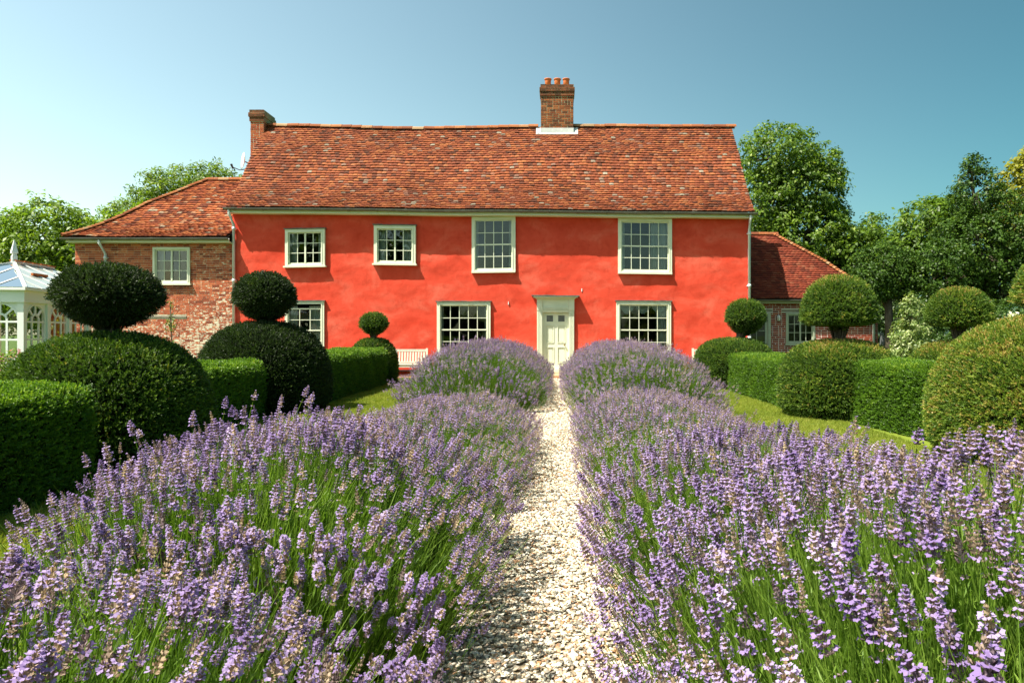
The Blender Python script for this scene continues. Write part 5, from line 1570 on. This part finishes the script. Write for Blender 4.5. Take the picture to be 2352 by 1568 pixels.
tree('large glossy dark holly tree with a pointed leader', 'holly_tree', 14.3, 22.4, 0.2, 2.4,
     [(13.6, 22.4, 4.1, 1.35, 1.3, 1.25), (14.6, 22.4, 4.6, 1.4, 1.4, 1.4), (13.7, 22.4, 6.0, 0.75, 0.8, 0.9), (13.55, 22.4, 6.75, 0.32, 0.34, 0.5), (15.8, 22.4, 4.2, 1.5, 1.4, 1.7), (12.6, 22.4, 3.5, 1.1, 1.2, 0.9), (15.2, 22.4, 3.2, 1.8, 1.4, 0.9)],
     2600, 22, 0.2, 0.09, 0.6, M['holly'], inner=0.15, limbs=16, tbase=0.42)
def shrub(label, x, y, r, h, mat, n, size, name='shrub', cat='shrub', cone=0.0, per=18, crad=0.13, **kw):
    lobes = [(x, y, h * .42, r, r * .9, h * .45)]
    if cone: lobes = [(x, y, h * .25, r, r * .9, h * .27), (x, y, h * .5, r * .68, r * .65, h * .27), (x, y, h * .78, r * .3, r * .3, h * .24)]
    else: lobes += [(x - r * .45, y - .1, h * .62, r * .55, r * .55, h * .36), (x + r * .4, y + .1, h * .58, r * .6, r * .55, h * .36), (x, y - .3 * r, h * .3, r * .9, r * .6, h * .3)]
    return tree(label, name, x, y, 0.04, h * .4, lobes, n, per, crad, size, 0.6, mat, cat, limbs=6, **kw)
shrub('dense dark shrub under the smaller holly beside the gate', 12.2, 22.0, 1.15, 2.5, M['shrub'], 620, 0.08)
shrub('broad dark laurel behind the grey garden gate', 13.4, 27.6, 1.9, 4.2, M['shrub'], 900, 0.1, crad=0.2)
shrub('loose green shrub under the large holly', 13.0, 20.6, 1.2, 2.45, M['shrub'], 620, 0.08)
shrub('dark shrub thicket behind the brown-tinged cap topiary', 12.3, 18.4, 1.2, 2.35, M['shrub'], 620, 0.08)
shrub('tall shadowed shrub with white flower sprays by the huge yew dome', 12.0, 16.9, 1.1, 2.3, M['shrub'], 560, 0.08, tbase=0.3)
shrub('pale yellowish shrub twigs under the large holly', 14.2, 20.0, 1.1, 2.9, M['shrub'], 480, 0.08, tbase=0.6)
shrub('white and green variegated holly shrub behind the box hedge', 7.95, 15.4, 0.62, 2.3, M['vari'], 620, 0.06, cone=1.0, crad=0.1)
shrub('bright yellow flowering shrub beside the variegated holly', 8.55, 14.6, 0.42, 1.25, M['flower_y'], 160, 0.06)
shrub('spray of white elder flowers by the huge yew dome', 9.25, 13.9, 0.3, 1.95, M['flower_w'], 60, 0.06)
tree('young variegated holly sapling in front of the flaking brick wall', 'holly_sapling', -11.55, 20.3, 0.018, 2.3,
     [(-11.55, 20.3, 1.75, 0.20, 0.2, 0.26), (-11.6, 20.3, 1.05, 0.42, 0.35, 0.22), (-11.5, 20.3, 0.6, 0.5, 0.4, 0.3), (-11.52, 20.3, 2.25, 0.05, 0.05, 0.16)], 95, 14, 0.1, 0.065, 0.6, M['vari'], 'sapling', limbs=3, inner=0.5)
shrub('low clipped shrub below the conservatory window', -9.3, 11.2, 0.55, 1.25, M['walnut'], 380, 0.05, crad=0.1, tbase=0.35)
shrub('flat pink flower heads beside the conservatory', -9.9, 12.4, 0.35, 1.3, M['flower_p'], 60, 0.05, crad=0.08, name='flowers', cat='flowers')
# mirrored trees behind the viewpoint; the unseen oaks are added to darken upstairs panes
for k, (x, y, h, w, lab) in enumerate(((-29, -30, 16, 1.3, 'unseen oak added to darken the panes of the upstairs window over the ball topiary'), (-18, -31, 15.5, 1.15, 'unseen oak added to darken the panes of the upstairs window above the bench'),
                                  (-6.5, -33, 4.6, .6, 'low hawthorn mirrored in the ground-floor panes beside the bench'), (3.4, -34, 4.9, .5, 'small hawthorn mirrored in the ground-floor panes with swagged curtains'), (10.5, -33, 4.2, .7, 'spreading hawthorn mirrored in the ground-floor panes farthest from the bench'))):
    tree(lab, 'added_oak' if h > 8 else 'hawthorn_tree', x, y, 0.03 * h, h * .3, [(x, y, h * .62, 4.2 * w, 3, h * .36), (x - 2.5 * w, y, h * .45, 3 * w, 3, h * .3), (x + 2.8 * w, y, h * .42, 3 * w, 3, h * .3)], 420, 14, 0.9 * w, 0.55 * w, 0.6, M['syc'])

# ================================================================== GRAVEL AND GRASS
PEB = []
gravel = tag(empty('gravel', (0, 0, 0)), 'loose cream and grey gravel stones covering the path', 'gravel', kind='stuff')
for k in range(4):
    b = MB()
    rd = random.Random(40 + k)
    prof = [(0.25, -0.33), (0.75, -0.2), (1.0, 0.0), (0.72, 0.22), (0.22, 0.33)]
    b.lathe(prof, (0, 0, 0), 7, lambda a, z: 1 + 0.16 * math.sin(2 * a + k) + 0.1 * math.sin(3 * a + 2 * k))
    o = b.build('pebble', M['pebble'], None, True)
    o.matrix_basis = Matrix.Translation((0.05 * k, 3.2, 0.02)) @ Matrix.Scale(0.012, 4)
    o['tint'] = 0.6
    adopt(o, gravel)
    PEB.append(o)
def path_points(y0, y1, sp, size):
    n = int(1.24 * (y1 - y0) / sp ** 2)
    x = RNG.uniform(-0.62, 0.62, n); y = RNG.uniform(y0, y1, n)
    return np.stack([x, y, 0.006 + RNG.random(n) * size * 0.7], 1), size * RNG.uniform(0.6, 1.35, n)
Pg, Sg = zip(path_points(1.6, 6.5, 0.0145, 0.0112), path_points(6.5, 12, 0.021, 0.0135), path_points(12, 21.6, 0.032, 0.018))
Pg, Sg = np.concatenate(Pg), np.concatenate(Sg)
scatter('gravel_stones', gravel, Pg, RNG.normal(0, 0.35, (len(Pg), 3)) + np.array([0, 0, 1]) * RNG.uniform(0, 6.28, (len(Pg), 1)), Sg, RNG.random(len(Pg)), PEB)

grass = tag(empty('grass', (0, 0, 0)), 'short sunlit mown grass of the lawn', 'grass', kind='stuff')
TUFT = []
for k in range(3):
    b = MB(); rd = random.Random(60 + k)
    for i in range(12):
        a = rd.uniform(0, 6.283); r_ = rd.uniform(0, 0.02); h = rd.uniform(0.014, 0.034)
        p = Vector((r_ * math.cos(a), r_ * math.sin(a), 0)); q = rd.uniform(0, 6.283)
        w = Vector((math.cos(q), math.sin(q), 0)) * 0.0022
        tip = p + Vector((rd.gauss(0, .012), rd.gauss(0, .012), h))
        b.add([p - w, p + w, tip + w * .2, tip - w * .2], [(0, 1, 2, 3)])
    o = b.build('grass_tuft', M['grass'], None)
    o.matrix_basis = Matrix.Translation((-3.8 + 0.1 * k, 15, 0)); o['tint'] = 0.5
    adopt(o, grass); TUFT.append(o)
gp = []
for (x0, x1, y0, y1, n) in ((-4.9, -2.2, 5.0, 12.0, 16000), (-5.0, -2.6, 12.0, 21.5, 16000), (1.8, 4.6, 6.0, 12.0, 16000), (2.4, 4.6, 12, 21.5, 14000), (2.0, 6.5, 0.5, 6.0, 22000), (-6.5, -2.0, 0.5, 5.0, 18000)):
    gp.append(np.stack([RNG.uniform(x0, x1, n), RNG.uniform(y0, y1, n), np.zeros(n)], 1))
gp = np.concatenate(gp)
tv = 0.45 + 0.25 * wave(gp[:, 0] * 1.3, gp[:, 1] * 1.1, 2) + RNG.normal(0, 0.15, len(gp))
scatter('grass_blades', grass, gp, np.stack([np.zeros(len(gp)), np.zeros(len(gp)), RNG.uniform(0, 6.28, len(gp))], 1), RNG.uniform(0.9, 1.8, len(gp)), np.clip(tv, 0, 1), TUFT)

# ================================================================== LAVENDER
def spike_mesh(seed, whorls, florets, petals, length=0.062, rad=0.0105, stem=0.42):
    rd = random.Random(seed)
    b = MB()
    # stem (material 0)
    b.cur = 0
    w = 0.0013
    bend = rd.uniform(-0.02, 0.02)
    for (dx, dy) in ((w, 0), (0, w)):
        b.add([(-dx, -dy, 0), (dx, dy, 0), (dx + bend, dy, -stem), (-dx + bend, -dy, -stem)], [(0, 1, 2, 3)])
    for i in range(whorls):
        t_ = i / (whorls - 1)
        z = length * t_ if i else -0.018           # the lowest whorl sits apart
        rr = rad * (0.75 + 0.5 * math.sin(math.pi * min(1, t_ * 0.9 + 0.12))) * (0.72 if i == 0 else 1)
        for k in range(florets):
            a = 6.283 * (k + 0.5 * (i % 2)) / florets + rd.gauss(0, .18)
            el = math.radians(28 + 48 * t_ + rd.uniform(-8, 8))
            d = Vector((math.cos(a) * math.cos(el), math.sin(a) * math.cos(el), math.sin(el)))
            s = Vector((-math.sin(a), math.cos(a), 0))
            u = d.cross(s)
            p0 = Vector((0, 0, z)) + d * rr * 0.15
            ln = rr * rd.uniform(0.85, 1.1)
            cw = rr * 0.27
            b.cur = 2
            m_ = p0 + d * ln * .55
            tip = p0 + d * ln
            b.add([p0, m_ + s * cw, tip, m_ - s * cw, m_ - u * cw], [(0, 1, 2, 4), (0, 4, 2, 3)])
            if rd.random() < petals * (1.0 if t_ < .9 else .6):
                b.cur = 1
                c_ = tip
                pl = rr * rd.uniform(0.5, 0.8)
                for q in range(3):
                    aa = rd.uniform(-.5, .5) + (q - 1) * 1.25
                    dd = (d * 0.55 + s * math.sin(aa) + u * -math.cos(aa) * 0.9).normalized()
                    ss = dd.cross(d).normalized() * pl * 0.36
                    b.add([c_, c_ + dd * pl * .6 + ss, c_ + dd * pl, c_ + dd * pl * .6 - ss], [(0, 1, 2, 3)])
    return b.mesh('flower_spike', [M['lav_stem'], M['lav_petal'], M['lav_calyx']])
NEAR = [spike_mesh(1, 7, 7, 0.75), spike_mesh(2, 6, 7, 0.55, 0.05), spike_mesh(3, 8, 7, 0.65, 0.072), spike_mesh(4, 6, 6, 0.30, 0.05), spike_mesh(5, 7, 7, 0.12, 0.06, 0.0095)]
FAR = [spike_mesh(11, 5, 5, 0.8, 0.056, 0.0115), spike_mesh(12, 5, 5, 0.55, 0.05, 0.011), spike_mesh(13, 5, 5, 0.25, 0.056, 0.0105)]
for me in FAR: me.name = 'flower_spike_far'
def tuft_mesh(seed, n, h0, h1, w, spread):
    rd = random.Random(seed); b = MB()
    for i in range(n):
        a = rd.uniform(0, 6.283); r_ = rd.uniform(0, 0.03); h = rd.uniform(h0, h1)
        p = Vector((r_ * math.cos(a), r_ * math.sin(a), rd.uniform(0, 0.25) * h1))
        q = rd.uniform(0, 6.283)
        s = Vector((math.cos(q), math.sin(q), 0)) * w * rd.uniform(.7, 1.3)
        dv = Vector((rd.gauss(0, spread), rd.gauss(0, spread), 1)).normalized()
        m_ = p + dv * h * .55
        tip = p + (dv + Vector((rd.gauss(0, .12), rd.gauss(0, .12), 0))).normalized() * h
        b.add([p - s, p + s, m_ + s, m_ - s], [(0, 1, 2, 3)])
        b.add([m_ - s, m_ + s, tip], [(0, 1, 2)])
        for k in range(2):                       # side leaves
            c_ = p + dv * h * rd.uniform(.15, .8)
            e_ = Vector((rd.gauss(0, 1), rd.gauss(0, 1), 0.9)).normalized() * rd.uniform(.025, .05)
            f_ = e_.cross(Vector((0, 0, 1))).normalized() * 0.0028
            b.add([c_, c_ + e_ * .5 + f_, c_ + e_, c_ + e_ * .5 - f_], [(0, 1, 2, 3)])
    return b.mesh('leaf_tuft', M['lav_stem'])
TUFTS = [tuft_mesh(s, 13, 0.22, 0.52, 0.0022, 0.16) for s in (1, 2, 3)]

SPK = {}
def lavender(label, x0, x1, y0, y1, H, dens, near, seed, drop=0.42, lean=0.30, tdens=170, violet=0.0, tall=0.05):
    xc, yc = (x0 + x1) / 2, (y0 + y1) / 2
    W, D = (x1 - x0) / 2, (y1 - y0) / 2
    t_ = thing('lavender_bush', label, 'lavender', (xc, yc, 0))
    # woody mound
    co = MB()
    n, k_ = 22, 30
    for i in range(n + 1):
        rr = i / n
        for k in range(k_):
            a = 2 * math.pi * k / k_
            c_, s_ = math.cos(a), math.sin(a)
            q = rr / (abs(c_) ** 3.2 + abs(s_) ** 3.2) ** (1 / 3.2)
            h = H * 0.46 * (1 - rr ** 3) * (1 + 0.15 * float(wave(c_ * rr * 5 + seed, s_ * rr * 9, seed)))
            co.v.append((xc + 0.80 * W * q * c_, yc + 0.92 * D * q * s_, max(0.0, h) - 0.01))
    for i in range(n):
        for k in range(k_):
            co.f.append((i * k_ + k, (i + 1) * k_ + k, (i + 1) * k_ + (k + 1) % k_, i * k_ + (k + 1) % k_)); co.mi.append(0); co.rnd.append(0)
    co.build('woody_base', M['lav_core'], t_, True)
    # flower tips over the mound
    def field(n, power=1.0):
        u = RNG.uniform(-1, 1, n); v = RNG.uniform(-1, 1, n)
        r_ = (np.abs(u) ** 3.0 + np.abs(v) ** 4.0) ** (1 / 3.4)
        ok = r_ < 1
        return u[ok], v[ok], r_[ok]
    n = int(4 * W * D * dens)
    u, v, r_ = field(n)
    thick = 0.62 + 0.5 * wave((u * W + xc) * 4.2 + seed, (v * D + yc) * 4.0, seed + 1)
    ok = RNG.random(len(u)) < thick
    u, v, r_ = u[ok], v[ok], r_[ok]
    bump = 0.075 * wave((u * W + xc) * 2.4 + seed, (v * D + yc) * 1.9, seed) + 0.05 * wave((u * W + xc) * 5.5, (v * D + yc) * 4.6, seed + 3)
    prof = 1 - drop * np.clip(np.abs(u), 0, 1) ** 2.6 - 0.30 * np.clip(np.abs(v), 0, 1) ** (2.0 + 1.2 * D)
    zt = H * prof * (1 + bump) - np.abs(RNG.normal(0, 0.07, len(u))) - (RNG.random(len(u)) < 0.18) * RNG.random(len(u)) * 0.25 + (RNG.random(len(u)) < tall) * RNG.random(len(u)) * (0.10 if tall < 0.06 else 0.2)
    X = xc + u * W * (1.0 + 0.05 * RNG.normal(0, 1, len(u))); Y = yc + v * D
    d = np.stack([lean * np.sign(u) * np.abs(u) ** 1.6 * 2.0, 0.25 * np.sign(v) * np.abs(v) ** 5, np.ones(len(u))], 1)
    d[:, 0] += 0.10 + 0.06 * wave(X * 1.5, Y * 1.5, 4); d += RNG.normal(0, 0.15, d.shape)
    # sides of the bush: lower spikes that lean out
    m_ = int(len(u) * 0.22)
    sd = RNG.choice([-1, 1], m_)
    v2 = RNG.uniform(-0.95, 0.95, m_)
    X2 = xc + sd * W * RNG.uniform(0.88, 1.12, m_); Y2 = yc + v2 * D
    z2 = H * (1 - drop) * RNG.uniform(0.35, 1.0, m_)
    d2 = np.stack([sd * RNG.uniform(0.4, 1.0, m_), RNG.normal(0, 0.2, m_), np.ones(m_)], 1)
    # and the end that faces down the path
    m3 = int(2 * W * H * dens * 0.55)
    u3 = RNG.uniform(-0.95, 0.95, m3)
    hf = H * (1 - 0.30) * (1 - drop * np.abs(u3) ** 2.6)
    z3 = hf * RNG.uniform(0.25, 1.02, m3)
    X3 = xc + u3 * W; Y3 = y0 + 0.05 * D + (z3 / hf) * 0.12 - RNG.random(m3) * 0.12
    d3 = np.stack([u3 * 0.5, -RNG.uniform(0.25, 0.8, m3), np.ones(m3)], 1)
    P = np.concatenate([np.stack([X, Y, zt], 1), np.stack([X2, Y2, z2], 1), np.stack([X3, Y3, z3], 1)]); d = np.concatenate([d, d2, d3])
    spin = RNG.random(len(P)) * 6.283
    E = euler_from(d, spin)
    scl = RNG.uniform(0.8, 1.45, len(P))
    tv = np.clip(0.5 + violet + 0.2 * wave(P[:, 0] * 3, P[:, 1] * 3, seed) + RNG.normal(0, 0.2, len(P)), 0, 1)
    meshes = NEAR if near else FAR
    dist = np.linalg.norm(P - np.array([0, 0, CAM_H]), axis=1)
    xa = P[:, 0] / np.maximum(P[:, 1], 0.05)
    seen = (P[:, 1] > 0.35) & (xa > -0.83) & (xa < 0.69) & ((CAM_H - P[:, 2]) / np.maximum(P[:, 1], .05) < 0.52)
    order = np.argsort(np.where(seen, dist, dist + 100))
    keep = order[:300]; rest = order[300:]
    key = 'near' if near else 'far'
    pk = RNG.integers(0, len(meshes), len(P))
    for i in keep:
        o = inst('flower_spike', meshes[pk[i]], Matrix.Translation(P[i]) @ Euler(E[i]).to_matrix().to_4x4() @ Matrix.Scale(float(scl[i]), 4), t_)
        o['tint'] = float(tv[i])
        SPK.setdefault((key, int(pk[i])), o)
    srcs = [SPK[key, k] for k in range(len(meshes))]
    scatter('flower_spikes', t_, P[rest], E[rest], scl[rest], tv[rest], srcs)
    # green stems and leaves below
    n = int(4 * W * D * tdens)
    u, v, r_ = field(n)
    X = xc + u * W * 0.86; Y = yc + v * D * 0.95
    zb = np.maximum(0.0, H * (0.46 * (1 - r_ ** 2.2)) - 0.06)
    d = np.stack([lean * 1.6 * u + 0.08, 0.22 * np.sign(v) * np.abs(v) ** 3, np.ones(len(u))], 1) + RNG.normal(0, 0.10, (len(u), 3))
    prof = 1 - drop * np.abs(u) ** 2.6
    s_ = np.clip((H * prof - zb) / 0.52, 0.5, 1.4) * RNG.uniform(0.72, 0.98, len(u))
    P3 = np.stack([X, Y, zb], 1)
    if 'tuft' not in SPK:
        SPK['tuft'] = []
        for k in range(3):
            o = inst('leaf_tuft', TUFTS[k], Matrix.Translation(P3[k]), t_); o['tint'] = 0.5
            SPK['tuft'].append(o)
    tv3 = np.clip(0.5 + 0.25 * wave(X * 2, Y * 2, seed + 5) + RNG.normal(0, 0.2, len(u)), 0, 1)
    scatter('stems_and_leaves', t_, P3, euler_from(d, RNG.random(len(u)) * 6.283), np.stack([np.full(len(u), 1.0), np.full(len(u), 1.0), s_], 1), tv3, SPK['tuft'])
    return t_
lavender('low lavender bush at the very front, on the bench side of the path', -2.2, -0.46, 0.25, 2.05, 0.90, 520, True, 1.0)
lavender('front lavender bush reaching towards the big mushroom topiary', -2.4, -0.40, 2.5, 4.8, 0.90, 520, True, 2.0, drop=0.34, tall=0.10)
lavender('low middle lavender bush on the bench side of the path', -2.1, -0.32, 5.3, 9.2, 0.68, 560, False, 3.0)
lavender('tall domed lavender bush by the door on the bench side of the path', -2.95, -0.30, 11.9, 20.4, 1.20, 430, False, 4.0, drop=0.5, violet=-0.1)
lavender('front lavender bush of large spikes reaching towards the huge yew dome', 0.26, 2.6, 0.45, 2.9, 1.07, 480, True, 5.0, drop=0.42, tall=0.055)
lavender('second lavender bush on the topiary cap side of the path, behind the large spikes', 0.27, 2.2, 3.05, 4.8, 0.82, 520, True, 8.0, drop=0.40)
lavender('middle lavender bush on the topiary cap side of the path', 0.26, 2.0, 5.0, 9.8, 0.70, 560, False, 6.0)
lavender('long domed lavender bush by the door, running before the right-hand window', 0.20, 2.75, 10.6, 20.6, 1.18, 430, False, 7.0, drop=0.5)
